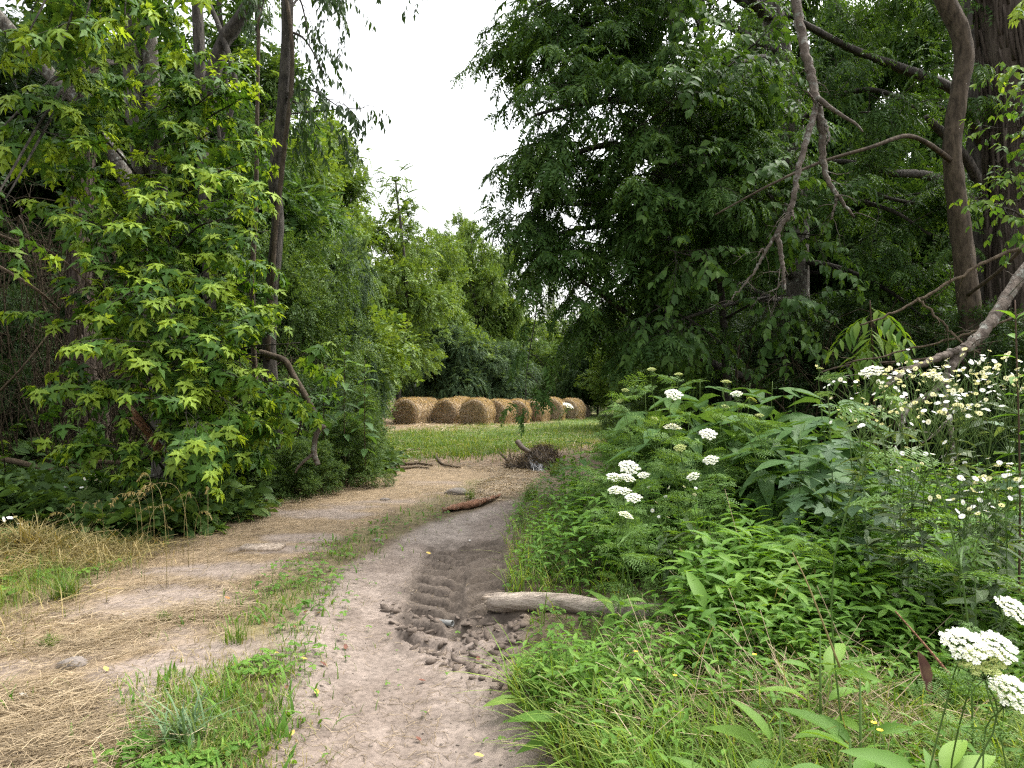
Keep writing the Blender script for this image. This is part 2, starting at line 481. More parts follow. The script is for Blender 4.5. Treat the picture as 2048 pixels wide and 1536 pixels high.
SPOTS = [(320, 1205, .75, .30), (440, 1140, .8, .22), (600, 1078, .5, .16), (400, 1330, .5, .3), (250, 1345, .3, .16), (330, 1390, .4, .25), (560, 1100, .5, .12), (650, 1030, .8, .3)]

Z_CLEAR = GP([(1020, 1225), (1350, 1225), (1400, 1400), (1040, 1400)])
def tread(x, y):
    """wheel ruts with lug marks pressed in the wet mud"""
    cx = -.33 - .055 * (y - 4.2)
    a = (x - cx)
    n = fbm(x * 5, y * 5, o=4) - .46
    a = a + n * .16
    brk = sstep(.30, .42, fbm(x * 2.6 + 71, y * 2.6 + 3, o=3))
    inside = sstep(3.2, 4.0, y + n * .8) * (1 - sstep(5.6, 6.5, y + n)) * sstep(.40, .24, np.abs(a)) * (.50 + .50 * brk)
    ph = (y - .60 * np.abs(a) - .13 * n + .2 * a) / .225
    f = ph - np.floor(ph)
    lug = sstep(0.0, .16, f) * (1 - sstep(.52, .70, f))
    centre = sstep(.02, .06, np.abs(a + .02))
    return inside, lug * (.55 + .45 * centre)
def gz(x, y):
    x = np.atleast_1d(np.asarray(x, float)); y = np.atleast_1d(np.asarray(y, float))
    z = (fbm(x * .35, y * .35, o=2) - .37) * .10 * sstep(3, 9, y) + (fbm(x * 1.7 + 9, y * 1.7, o=3) - .43) * .05
    near = y < 26
    dw = np.full(len(x), -9.0); dl = dw.copy(); dd = dw.copy(); dm = dw.copy()
    if near.any():
        xs, ys = x[near], y[near]
        dw[near] = polydist(Z_WEED, xs, ys)
        dl[near] = polydist(Z_LEFTG, xs, ys)
        dd[near] = polydist(Z_DIRT, xs, ys)
        dm[near] = polydist(Z_MUD, xs, ys)
    z = z + .07 * sstep(-.02, .22, dw) + .12 * sstep(.3, 1.6, dw) * sstep(4.0, 5.5, y)
    z = z + .14 * sstep(0, 1.3, dl)
    z = z - .045 * sstep(0, .5, dd)
    ins, lug = tread(x, y)
    z = z + .05 * sstep(.28, .40, x + .33 + .055 * (y - 4.2)) * sstep(.62, .48, x + .33 + .055 * (y - 4.2)) * sstep(3.2, 3.8, y) * (1 - sstep(6, 6.6, y)) * (.4 + 1.2 * fbm(x * 8, y * 8, o=3))
    z = z + ins * (-.034 + .060 * lug + .025 * (fbm(x * 11, y * 11, o=3) - .45)) + .035 * sstep(.30, .38, np.abs(x + .33 + .055 * (y - 4.2))) * (1 - sstep(.4, .55, np.abs(x + .33 + .055 * (y - 4.2)))) * sstep(3.8, 4.2, y) * (1 - sstep(6, 6.4, y)) * fbm(x * 5, y * 5, o=2)
    clod = sstep(-.12, .10, dm) * (1 - ins)
    z = z + clod * (np.abs(fbm(x * 7, y * 7, o=4) - .45) * .22 + (np.abs(vnoise(x * 19, y * 23) - .5)) * .05)
    return z
def ground_at(x, y, dz=0.0):
    x = np.atleast_1d(x); y = np.atleast_1d(y)
    return np.column_stack([x, y, gz(x, y) + dz])

def zone(poly, x, y, soft=.15, wob=.25, fr=2.2):
    d = polydist(poly, x, y) + (fbm(x * fr + 31, y * fr + 7, o=3) - .44) * wob * 2
    return sstep(-soft, soft, d)

def build_ground():
    ys = [-1.2]
    while ys[-1] < 260:
        d = max(ys[-1], 1.3)
        ys.append(ys[-1] + np.clip(d * d / (CAMZ * 683) * 1.15, .0085, d * .08))
    ys = np.array(ys)
    us = np.concatenate([-np.geomspace(.82, 4.5, 40)[::-1], np.linspace(-.80, .80, 640), np.geomspace(.82, 4.5, 40)])
    U, Y = np.meshgrid(us, ys)
    X = U * np.maximum(Y + .25, 1.6)
    x, y = X.ravel(), Y.ravel()
    z = gz(x, y)
    near = y < 60
    # base colour of what lies there
    soil = np.array([.115, .088, .060]); dirt = np.array([.215, .175, .148]); straw = np.array([.235, .175, .110])
    mud = np.array([.082, .066, .053]); green = np.array([.075, .110, .030]); brown = np.array([.19, .135, .088]); litter = np.array([.105, .080, .050])
    fld = np.array([.085, .125, .034])
    c = np.tile(litter, (len(x), 1))
    def lay(wt, col):
        nonlocal c
        wt = np.clip(wt, 0, 1)[:, None]
        c = c * (1 - wt) + col * wt
    n1 = fbm(x * 3, y * 3, o=4); n2 = fbm(x * .8 + 40, y * .8, o=3)
    lay(zone(Z_WEED, x, y, .1, .1) * .8, soil)
    lay(zone(Z_LEFTG, x, y, .3, .3) * .8, np.array([.20, .165, .075]))
    far = sstep(9, 13, y)
    lay(zone(Z_FIELD, x, y, 1.2, 2.2, .6), fld)
    lay(zone(Z_FIELD, x, y, .6, .7, .6) * sstep(.5, .62, n2) * .5, np.array([.26, .22, .09]))
    lay(zone(Z_BROWN, x, y, 1.0, 1.4, .9), brown)
    lay(zone(Z_BALES, x, y, 1.5, 1.6, .4) * .6, straw)
    lay(zone(Z_STRAW, x, y, .2, .25), straw * (0.75 + .5 * n1)[:, None])
    lay(zone(Z_STRAW2, x, y, .2, .25), straw * (0.7 + .5 * n1)[:, None])
    lay(zone(Z_MID, x, y, .15, .2) * (.35 + .5 * sstep(.4, .6, n1)), np.array([.17, .145, .075]))
    wd = zone(Z_DIRT, x, y, .12, .14)
    lay(wd, dirt * (0.80 + .42 * n1)[:, None])
    lay(zone(Z_STRAW, x, y, .2, .2) * sstep(.48, .60, fbm(x * 1.1 + 3, y * 1.6 + 8, o=3)) * (1 - far) * .8, dirt * 1.02)
    for px, py, rx, ry in SPOTS:
        g = G(px, py)
        r = np.hypot((x - g[0]) / rx, (y - g[1]) / ry / 1.6) + (n1 - .45) * 1.1
        lay(sstep(1, .45, r) * .9, dirt * 1.08)
    lay(wd * sstep(.50, .62, fbm(x * 1.3 + 80, y * .9, o=3)) * .55, np.array([.29, .25, .22]))
    lay(wd * sstep(.52, .60, fbm(x * 2.1 + 20, y * 1.5, o=4)) * .45, np.array([.135, .105, .085]))
    wm = zone(Z_MUD, x, y, .10, .12, 4)
    ins, lug = tread(x, y)
    lay(wm * (.62 + .38 * sstep(.42, .55, fbm(x * 4, y * 4, o=3))) * sstep(3.3, 4.1, y), mud * 1.5)
    lay(np.clip(ins * 1.5, 0, 1) * (.95 - .30 * lug * sstep(.42, .52, n1)) * sstep(3.4, 4.1, y), mud)
    c = np.clip(c, 0, 1)
    ny, nu = Y.shape
    i, j = np.meshgrid(np.arange(ny - 1), np.arange(nu - 1), indexing='ij')
    Q = np.stack([i * nu + j, i * nu + j + 1, (i + 1) * nu + j + 1, (i + 1) * nu + j], -1).reshape(-1, 4)
    V = np.column_stack([x, y, z])
    mat = ground_mat()
    isdirt = wd > .5
    fd = isdirt[Q].sum(1) >= 2
    for nm, sel in (("ground", ~fd), ("dirt_track", fd)):
        q = Q[sel]
        used = np.unique(q); remap = np.zeros(len(V), int); remap[used] = np.arange(len(used))
        g = Geo(); g.add(V[used], q=remap[q])
        o = g.build(nm, mat, smooth=True)
        ca = o.data.color_attributes.new("soil", 'FLOAT_COLOR', 'POINT')
        ca.data.foreach_set("color", np.column_stack([c[used], np.ones(len(used))]).ravel().astype(np.float32))
        o['kind'] = 'structure'
        o['label'] = 'earth with straw litter, mud and short grass' if nm == 'ground' else 'bare pale dirt track with pressed mud and wheel marks'
def ground_mat():
    m, n, out = new_mat("soil_and_litter"); L = n.links.new
    at = n.nodes.new("ShaderNodeAttribute"); at.attribute_name = "soil"
    tc = n.nodes.new("ShaderNodeTexCoord")
    a = n.nodes.new("ShaderNodeTexNoise"); a.inputs["Scale"].default_value = 34; a.inputs["Detail"].default_value = 6; a.inputs["Roughness"].default_value = .7
    L(tc.outputs["Object"], a.inputs["Vector"])
    b = n.nodes.new("ShaderNodeTexNoise"); b.inputs["Scale"].default_value = 9; b.inputs["Detail"].default_value = 5
    L(tc.outputs["Object"], b.inputs["Vector"])
    v = n.nodes.new("ShaderNodeTexVoronoi"); v.inputs["Scale"].default_value = 38
    L(tc.outputs["Object"], v.inputs["Vector"])
    r = ramp(n, [(.30, (.60, .59, .58)), (.5, (1, 1, 1)), (.70, (1.32, 1.31, 1.30))])
    L(a.outputs["Fac"], r.inputs[0])
    r2 = ramp(n, [(.3, (.78, .77, .76)), (.7, (1.18, 1.18, 1.18))])
    L(b.outputs["Fac"], r2.inputs[0])
    m1 = n.nodes.new("ShaderNodeMix"); m1.data_type = 'RGBA'; m1.blend_type = 'MULTIPLY'; m1.inputs[0].default_value = 1
    L(at.outputs["Color"], m1.inputs[6]); L(r.outputs[0], m1.inputs[7])
    m2 = n.nodes.new("ShaderNodeMix"); m2.data_type = 'RGBA'; m2.blend_type = 'MULTIPLY'; m2.inputs[0].default_value = 1
    L(m1.outputs[2], m2.inputs[6]); L(r2.outputs[0], m2.inputs[7])
    p = n.nodes.new("ShaderNodeBsdfPrincipled"); p.inputs["Roughness"].default_value = .92; p.inputs["Specular IOR Level"].default_value = .15
    L(m2.outputs[2], p.inputs["Base Color"])
    ad = n.nodes.new("ShaderNodeMath"); L(a.outputs["Fac"], ad.inputs[0]); L(v.outputs["Distance"], ad.inputs[1])
    bp = n.nodes.new("ShaderNodeBump"); bp.inputs["Strength"].default_value = .45; bp.inputs["Distance"].default_value = .010
    L(ad.outputs[0], bp.inputs["Height"]); L(bp.outputs[0], p.inputs["Normal"])
    L(p.outputs[0], out.inputs[0])
    return m
build_ground()

# ------------------------------------------------------------------ scattered stuff
def scatter(poly, n, rng, power=1.0, ymax=None):
    """points inside a ground polygon, denser near the camera"""
    p = np.asarray(poly); lo, hi = p.min(0), p.max(0)
    lo[1] = max(lo[1], 1.1)
    if ymax: hi[1] = min(hi[1], ymax)
    out = np.zeros((0, 2))
    while len(out) < n:
        u = rng.random(n * 3)
        y = 1 / (1 / lo[1] + u * (1 / hi[1] - 1 / lo[1])) if power else lo[1] + u * (hi[1] - lo[1])
        lim = y * .86 + .6
        x = rng.uniform(-1, 1, n * 3) * lim
        k = inpoly(p, x, y) & (x > lo[0]) & (x < hi[0])
        out = np.concatenate([out, np.column_stack([x, y])[k]])
        if k.sum() == 0: break
    return out[:n]
def blades(geo, xy, h, w, rng, bend=.5, tint=.5, lean=None, seg=3, dz=0, tvar=.18, flat=0):
    n = len(xy); base = ground_at(xy[:, 0], xy[:, 1], dz)
    h = np.broadcast_to(h, (n,)) * rng.uniform(.55, 1.25, n)
    az = rng.uniform(0, 2 * np.pi, n)
    dirh = np.column_stack([np.cos(az), np.sin(az), np.zeros(n)])
    if lean is not None: dirh = unit(dirh + np.array(lean))
    side = np.column_stack([-dirh[:, 1], dirh[:, 0], np.zeros(n)])
    bd = rng.uniform(.2, 1.3, n) * bend
    w = np.broadcast_to(w, (n,)) * rng.uniform(.7, 1.3, n)
    rows = []
    for k in range(seg + 1):
        f = k / seg
        up = h * (f - .35 * bd * f * f - flat * f * .6)
        out = h * (bd * f * f * .8 + .10 * f)
        c = base + dirh * out[:, None]; c[:, 2] += np.maximum(up, .002)
        ww = w * (1 - f) ** .6 * .5 if k < seg else w * 0
        rows.append((c - side * ww[:, None], c + side * ww[:, None]))
    V = np.stack([p for r in rows[:-1] for p in r] + [rows[-1][0]], 1)
    m = V.shape[1]
    t = []
    for k in range(seg - 1):
        a = 2 * k; t += [[a, a + 1, a + 3], [a, a + 3, a + 2]]
    a = 2 * (seg - 1); t += [[a, a + 1, a + 2]]
    T = np.array(t)[None] + (np.arange(n) * m)[:, None, None]
    ti = np.repeat(tint + rng.normal(0, tvar, n), m)
    geo.add(V.reshape(-1, 3), t=T.reshape(-1, 3), tint=ti)
def straws(geo, pos, L, w, rng, tilt=.18, tint=.5, axis=None, tvar=.2):
    n = len(pos)
    az = rng.uniform(0, 2 * np.pi, n)
    if axis is not None: az = axis + rng.normal(0, .7, n)
    d = np.column_stack([np.cos(az), np.sin(az), rng.normal(0, tilt, n)])
    L = np.broadcast_to(L, (n,)) * rng.uniform(.4, 1.5, n)
    s = unit(np.column_stack([-d[:, 1], d[:, 0], rng.normal(0, .4, n)])) * w * .5
    bow = unit(np.column_stack([-d[:, 1], d[:, 0], np.abs(rng.normal(0, .5, n))])) * (L * rng.normal(0, .12, n))[:, None]
    a = pos - d * L[:, None] / 2; b = pos + bow; c = pos + d * L[:, None] / 2
    V = np.stack([a - s, a + s, b - s, b + s, c - s, c + s], 1)
    t = np.array([[0, 1, 3], [0, 3, 2], [2, 3, 5], [2, 5, 4]])
    T = t[None] + (np.arange(n) * 6)[:, None, None]
    geo.add(V.reshape(-1, 3), t=T.reshape(-1, 3), tint=np.repeat(tint + rng.normal(0, tvar, n), 6))

def build_stuff():
    r = np.random.default_rng(11)
    # loose straw on the tracks
    g = Geo()
    for poly, n in ((Z_STRAW, 27000), (Z_STRAW2, 1500), (Z_BROWN, 2600)):
        xy = scatter(poly, n, r)
        keep = fbm(xy[:, 0] * 1.1 + 3, xy[:, 1] * 1.6 + 8, o=3) + r.normal(0, .07, len(xy)) < .50
        for px, py, rx, ry in SPOTS:
            c = G(px, py); keep &= (np.hypot((xy[:, 0] - c[0]) / rx, (xy[:, 1] - c[1]) / ry / 1.6) > .6) | (r.random(len(xy)) < .12)
        xy = xy[keep]
        p = ground_at(xy[:, 0], xy[:, 1]); p[:, 2] += np.abs(r.normal(0, .012, len(p))) + .004
        straws(g, p, .085 + .012 * np.minimum(xy[:, 1], 10), .0016 + .0006 * min(8, xy[:, 1].mean()), r, tilt=.10, tvar=.28, tint=.42 if poly is not Z_BROWN else .2, axis=1.0)
    # thick drifts of straw
    for px, py, rr, n in ((60, 1430, .35, 1500), (150, 1500, .3, 1400), (30, 1530, .4, 1500), (380, 1235, .25, 700), (400, 1225, .2, 500), (600, 985, .7, 2500), (700, 965, .8, 2500), (560, 1010, .6, 1500), (180, 1290, .3, 900), (900, 985, .5, 700), (860, 940, .6, 500), (1000, 940, .5, 500)):
        c = G(px, py); xy = c + r.normal(0, rr * .6, (n, 2)) * [1, .8]
        xy = xy[xy[:, 1] > 1.2]
        p = ground_at(xy[:, 0], xy[:, 1]); p[:, 2] += np.abs(r.normal(0, .03, len(p)))
        straws(g, p, .12, .0020, r, tilt=.18, tint=.50, axis=.6, tvar=.28)
    # a little on the bare dirt
    xy = scatter(Z_DIRT, 5200, r); xy = xy[fbm(xy[:, 0] * 1.5, xy[:, 1] * 1.5, o=3) + r.normal(0, .06, len(xy)) > .42]; p = ground_at(xy[:, 0], xy[:, 1], .005)
    straws(g, p, .06, .0019, r, tilt=.08, tint=.22, tvar=.3)
    # around the bales
    xy = scatter(Z_BALES, 1500, r); p = ground_at(xy[:, 0], xy[:, 1]); p[:, 2] += np.abs(r.normal(0, .03, len(p)))
    straws(g, p, .5, .02, r, tint=.62)
    xy = scatter(Z_FIELD, 700, r); p = ground_at(xy[:, 0], xy[:, 1], .03)
    straws(g, p, .4, .012, r, tint=.5)
    # dead leaf litter under the trees on both sides
    o = g.build("straw", M_STRAW)
    tag(o, 'loose golden straw strewn over the track and around the bales', kind='stuff')

    # short grass: middle strip, field, verge
    g = Geo()
    xy = scatter(Z_MID, 16000, r); xy = xy + r.normal(0, .13, xy.shape)
    nn = fbm(xy[:, 0] * 2 + 5, xy[:, 1] * 2, o=3)
    keep = nn + r.normal(0, .05, len(xy)) > .42
    xy = xy[keep]; blades(g, xy, .05 + .18 * np.clip(nn[keep] - .42, 0, 1), .0055, r, bend=1.0, tint=.5)
    xy = scatter(Z_DIRT, 1500, r); keep = fbm(xy[:, 0] * 2.6 + 9, xy[:, 1] * 2.6, o=3) > .56
    blades(g, xy[keep], .05, .005, r, bend=.8, tint=.5)
    xy = scatter(Z_FIELD, 34000, r); xy = xy + r.normal(0, .45, xy.shape) * [1, 1.6]
    blades(g, xy, .07 + .28 * np.clip(fbm(xy[:, 0] * .8 + 8, xy[:, 1] * .5, o=3) - .25, 0, 1), .016, r, bend=.8, tint=.47 + .35 * (fbm(xy[:, 0] * .5, xy[:, 1] * .5, o=2) - .37), seg=2)
    xy = scatter(Z_STRAW, 900, r, ymax=9); keep = fbm(xy[:, 0] * 3 + 9, xy[:, 1] * 3, o=2) > .5
    blades(g, xy[keep], .06, .006, r, bend=.8, tint=.5)
    xy = scatter(Z_LEFTG, 7500, r); xy = xy + r.normal(0, .16, xy.shape); nn = fbm(xy[:, 0] * 1.6, xy[:, 1] * 1.6, o=3); xy = xy[nn > .40]; nn = nn[nn > .40]; blades(g, xy, .07 + .5 * (nn - .38), .005, r, bend=1.1, tint=.58, tvar=.22)
    tag(g.build("grass", M_GRASS), 'short green grass on the middle strip, the verge and the field', kind='stuff')

    g = Geo()
    xy = scatter(Z_MID, 1500, r, ymax=7.5); xy = xy + r.normal(0, .16, xy.shape); nn = fbm(xy[:, 0] * 1.7 + 15, xy[:, 1] * 1.7, o=3); xy = xy[nn > .45]
    blades(g, xy, .085, .017, r, bend=1.1, tint=.5, seg=3)
    tag(g.build("broadleaf_weed_cover", M_WEED), 'small broad-bladed weeds scattered on the strip between the wheel tracks', kind='stuff')
    g = Geo()
    xy = scatter(Z_MID, 5000, r, ymax=9); xy = xy + r.normal(0, .14, xy.shape); blades(g, xy, .06, .0035, r, bend=1.4, tint=.45, tvar=.25)
    tag(g.build("withered_grass", M_DRYG), 'withered short grass mixed into the strip between the wheel tracks', kind='stuff')

    # taller green grass among the right-hand weeds
    g = Geo()
    xy = scatter(Z_WEED, 9000, r, ymax=7.5)
    k = (xy[:, 0] < 3.5)
    xy = xy[k]; xy = xy[~inpoly(Z_CLEAR, xy[:, 0], xy[:, 1]) | (r.random(len(xy)) < .25)]
    n = fbm(xy[:, 0] * 1.3, xy[:, 1] * 1.3, o=2)
    xy = xy[n + r.normal(0, .04, len(n)) > .36]
    blades(g, xy, .26, .0075, r, bend=.9, tint=.48, seg=4)
    xy = scatter(Z_WEED, 3000, r, ymax=3.2); blades(g, xy, .15, .005, r, bend=1.1, tint=.66, seg=3)
    xy = scatter(Z_WEED, 5500, r, ymax=3.0); xy = xy[(xy[:, 0] < 2.6)]; blades(g, xy, .11, .0042, r, bend=1.3, tint=.78, tvar=.25, seg=3)
    tag(g.build("meadow_grass", M_GRASS), 'long green grass growing among the weeds right of the track', kind='stuff')

    # dry yellow grass on the left verge and the pale dead tangle in the right foreground
    g = Geo()
    xy = scatter(Z_LEFTG, 13000, r); xy = xy + r.normal(0, .2, xy.shape); nn = fbm(xy[:, 0] * 1.3 + 60, xy[:, 1] * 1.3, o=3); xy = xy[nn > .38]; nn = nn[nn > .38]; blades(g, xy, .08 + .6 * (nn - .38), .0040, r, bend=1.3, tint=.42, tvar=.25, seg=4)
    p = ground_at(xy[:3500, 0], xy[:3500, 1]); p[:, 2] += r.uniform(0, .12, len(p)); straws(g, p, .22, .0045, r, tilt=.4, tint=.5)
    tag(g.build("dry_grass", M_DRYG), 'dry yellow grass along the left verge', kind='stuff')
    g = Geo()
    for px, py, rr, n, hh in ((1560, 1250, .28, 900, .17), (1610, 1300, .22, 600, .13), (1490, 1220, .2, 500, .17), (1460, 1340, .3, 500, .08), (1400, 1400, .25, 300, .07), (1550, 1450, .28, 800, .05), (1650, 1500, .25, 600, .05), (1290, 1000, .15, 140, .2), (1350, 1440, .2, 420, .06), (1420, 1330, .3, 500, .08), (1500, 1500, .3, 900, .06), (1250, 1480, .2, 300, .05), (1600, 1400, .3, 700, .07), (1750, 1500, .3, 600, .06), (1700, 1250, .2, 300, .14)):
        c = G(px, py); dd = c[1]
        c = c * (1 - hh / CAMZ)
        xy = c + r.normal(0, rr * .55, (n, 2)) * [1, .7]
        p = ground_at(xy[:, 0], xy[:, 1]); p[:, 2] += r.uniform(.25, 1.1, n) * hh
        straws(g, p, .24, .0030, r, tilt=.45, tint=.66, axis=-.6, tvar=.18)
        p2 = p[: len(p) // 8] + r.normal(0, .10, (len(p) // 8, 3)) * [1, 1, .1]; p2[:, 2] += .09; straws(g, p2, .30, .0026, r, tilt=.6, tint=.62, axis=-.6, tvar=.18)
    tag(g.build("dead_grass", M_STRAW), 'pale dead grass tangle lying in the green weeds of the right foreground', kind='stuff')

    # smartweed carpet on the right
    def weed_tpl(seed, nl, tall):
        q = np.random.default_rng(seed); items = []
        lt = t_leaf(.30, .30, .06, (.35, .7), (1, .72))
        for i in range(nl):
            f = (i + 1) / nl
            az = i * 2.4 + q.normal(0, .4)
            el = .75 - .75 * (1 - f) * 1.2 + q.normal(0, .2)
            d = np.array([math.cos(az), math.sin(az), el * .7])
            items.append((lt, (q.normal(0, .02), q.normal(0, .02), f * tall), d, (0, 0, 1), q.uniform(.19, .30) * (.55 + .6 * math.sin(f * 2.4)), .22 * (f - .6)))
        v, t, c = merge(items)
        k = len(v)
        v = np.concatenate([v, [[-.008, 0, 0], [.008, 0, 0], [0, 0, tall], [0, -.008, 0], [0, .008, 0]]])
        t = np.concatenate([t, [[k, k + 1, k + 2], [k + 3, k + 4, k + 2]]]); c = np.concatenate([c, [-.1] * 5])
        return v, t, c
    tpls = [weed_tpl(s, 11, 1.0) for s in range(5)]
    g = Geo()
    xy = scatter(Z_WEED, 13000, r, ymax=8.5)
    dd = polydist(Z_WEED, xy[:, 0], xy[:, 1])
    # sparse in the near foreground where grass and docks show
    dens = (sstep(2.2, 3.2, xy[:, 1]) * .9 + .07) * (.35 + .65 * sstep(.34, .46, fbm(xy[:, 0] * 1.5 + 12, xy[:, 1] * 1.5, o=2)))
    k = (r.random(len(xy)) < dens) & (xy[:, 0] < 4.2) & (dd > .03)
    xy = xy[k]; dd = dd[k]
    p = ground_at(xy[:, 0], xy[:, 1])
    hh = (.20 + .24 * sstep(0, .7, dd) * sstep(2.4, 3.6, xy[:, 1])) * r.uniform(.7, 1.25, len(xy))
    hh = np.where(inpoly(Z_CLEAR, xy[:, 0], xy[:, 1]), hh * .2, hh)
    for i, tp in enumerate(tpls):
        s = np.arange(len(xy)) % 5 == i
        n = s.sum(); az = r.uniform(0, 6.28, n)
        # template y axis is horizontal here: z up
        dvec = np.column_stack([np.cos(az), np.sin(az), r.normal(0, .18, n)])
        inst(g, tp, p[s], dvec, np.tile([0, 0, 1.0], (n, 1)) + r.normal(0, .12, (n, 3)), hh[s], .48 + r.normal(0, .1, n))
    tag(g.build("smartweed_ground_cover", M_WEED), 'carpet of bright green smartweed along the right edge of the track', kind='stuff')

    # clover and small seedlings: round leaflets close to the ground
    g = Geo()
    lt = t_leaf(.8, .15, .05, (.35, .75), (.9, .95))
    it = [(lt, (0, 0, .8), (math.cos(a), math.sin(a), -.1), (0, 0, 1), .5, 0) for a in (0, 2.1, 4.2)]
    v, t, c = merge(it); k = len(v)
    tpl = (np.concatenate([v, [[-.02, 0, 0], [.02, 0, 0], [0, 0, .8]]]), np.concatenate([t, [[k, k + 1, k + 2]]]), np.concatenate([c, [0] * 3]))
    for poly, n, s in ((Z_MID, 5200, .045), (Z_WEED, 7000, .055), (Z_LEFTG, 1300, .06), (Z_DIRT, 160, .03)):
        xy = scatter(poly, n, r, ymax=8)
        if poly is Z_MID: xy = xy + r.normal(0, .16, xy.shape)
        if poly is not Z_WEED:
            xy = xy[fbm(xy[:, 0] * 1.8 + 50, xy[:, 1] * 1.8, o=3) > .46]
        p = ground_at(xy[:, 0], xy[:, 1]); m = len(p); az = r.uniform(0, 6.28, m)
        inst(g, tpl, p, np.column_stack([np.cos(az), np.sin(az), r.normal(0, .2, m)]), np.tile([0, 0, 1.0], (m, 1)) + r.normal(0, .2, (m, 3)), s * r.uniform(.6, 1.4, m), .45 + r.normal(0, .12, m))
    tag(g.build("clover_ground_cover", M_WEED), 'low clover and seedlings on the strip and the verges', kind='stuff')

    # dark undergrowth at the foot of the left thicket
    g = Geo()
    tp = [spray(9, T_OVATE, .42, seed=s) for s in range(3)]
    zl = GP([(-1600, 990), (-1500, 930), (0, 925), (350, 930), (560, 925), (770, 930), (795, 945), (740, 962), (630, 972), (545, 995), (480, 1042), (360, 1075), (200, 1090), (0, 1085), (-900, 1090)])
    xy = scatter(zl, 4600, r)
    p = ground_at(xy[:, 0], xy[:, 1]); m = len(p); az = r.uniform(0, 6.28, m)
    lump = sstep(.35, .62, fbm(xy[:, 0] * .9 + 4, xy[:, 1] * .9, o=2))
    p[:, 2] += r.uniform(0, .75, m) * (.2 + lump)
    for i in range(3):
        s = np.arange(m) % 3 == i
        inst(g, tp[i], p[s], np.column_stack([np.cos(az), np.sin(az), r.uniform(-.1, .9, m)])[s], np.tile([0, 0, 1.0], (s.sum(), 1)) + r.normal(0, .3, (s.sum(), 3)), r.uniform(.2, .38, s.sum()), .42 + r.normal(0, .14, s.sum()))
    tag(g.build("undergrowth", M_BUSH), 'low leafy undergrowth at the foot of the left-hand thicket', kind='stuff')

    # leaf litter and dark leaves on the shaded floor at the right, behind the flowers
    g = Geo()
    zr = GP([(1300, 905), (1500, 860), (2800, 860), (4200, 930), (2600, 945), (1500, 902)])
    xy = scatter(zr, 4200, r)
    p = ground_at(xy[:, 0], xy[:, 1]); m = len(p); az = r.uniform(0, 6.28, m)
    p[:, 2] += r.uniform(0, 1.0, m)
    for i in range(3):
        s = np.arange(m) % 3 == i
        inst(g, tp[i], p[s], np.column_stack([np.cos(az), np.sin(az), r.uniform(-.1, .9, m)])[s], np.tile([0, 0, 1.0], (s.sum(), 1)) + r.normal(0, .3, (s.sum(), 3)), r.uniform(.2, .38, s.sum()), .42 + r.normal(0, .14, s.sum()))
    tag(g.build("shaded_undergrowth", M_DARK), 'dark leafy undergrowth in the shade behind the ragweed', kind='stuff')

    # arching bright grass spilling toward the track in the right foreground
    g = Geo()
    xy = scatter(Z_WEED, 13000, r, ymax=4.6); nn = fbm(xy[:, 0] * 1.6 + 33, xy[:, 1] * 1.6, o=2)
    xy = xy[(nn + r.normal(0, .04, len(nn)) > .33) & (xy[:, 0] < 3)]
    hh = np.where(inpoly(Z_CLEAR, xy[:, 0], xy[:, 1]), .06, .25)
    blades(g, xy, hh, .0088, r, bend=1.5, tint=.50, tvar=.2, seg=5, lean=(-.4, -.3, 0))
    xy = scatter(Z_WEED, 16000, r, ymax=7.5); dd = polydist(Z_WEED, xy[:, 0], xy[:, 1]); xy = xy[(dd < .75) & (xy[:, 0] < 2) & ~inpoly(Z_CLEAR, xy[:, 0], xy[:, 1])]
    blades(g, xy, .27, .0085, r, bend=1.2, tint=.45, tvar=.18, seg=5, lean=(-.5, -.2, 0))
    tag(g.build("arching_grass", M_LUSH), 'bright arching grass spilling toward the track in the right foreground', kind='stuff')
    # grit and crumbs on the bare track
    g = Geo()
    import bmesh
    bm = bmesh.new(); bmesh.ops.create_icosphere(bm, subdivisions=1, radius=1)
    iv = np.array([v.co[:] for v in bm.verts]); itr = np.array([[v.index for v in f.verts] for f in bm.faces]); bm.free()
    xy = scatter(Z_DIRT, 3200, r); xy2 = scatter(Z_STRAW, 700, r, ymax=8); xy = np.concatenate([xy, xy2])
    p = ground_at(xy[:, 0], xy[:, 1]); m = len(p)
    kk = fbm(xy[:, 0] * 2, xy[:, 1] * 2, o=2) + r.normal(0, .06, m) > .40; p = p[kk]; m = len(p)
    az = r.uniform(0, 6.28, m); ivn = iv * (.6 + .8 * fbm(iv[:, 0] * 2 + 5, iv[:, 1] * 2, iv[:, 2] * 2, o=2))[:, None] * [1.2, .9, .55]
    inst(g, (ivn, itr), p, np.column_stack([np.cos(az), np.sin(az), r.normal(0, .2, m)]), np.tile([0, 0, 1.0], (m, 1)) + r.normal(0, .3, (m, 3)), .0022 + .009 * r.random(m) ** 4, r.random(m))
    tag(g.build("grit", plain_mat("grit", (.25, .21, .18), .9, (.11, .09, .072), 9, .15)), 'grit and dry crumbs of earth on the bare track', kind='stuff')
    # clods of turned mud
    g = Geo()
    xy = scatter(GP([(760, 1190), (860, 1215), (960, 1215), (1055, 1245), (1035, 1330), (1000, 1390), (900, 1330), (800, 1270)]), 340, r)
    p = ground_at(xy[:, 0], xy[:, 1])
    ico_v = unit(np.array([[x, y, z] for x in (-1, 0, 1) for y in (-1, 0, 1) for z in (-1, 0, 1) if abs(x) + abs(y) + abs(z) in (1, 3)], float))
    import bmesh
    bm = bmesh.new(); bmesh.ops.create_icosphere(bm, subdivisions=1, radius=1)
    iv = np.array([v.co[:] for v in bm.verts]); itr = np.array([[v.index for v in f.verts] for f in bm.faces]); bm.free()
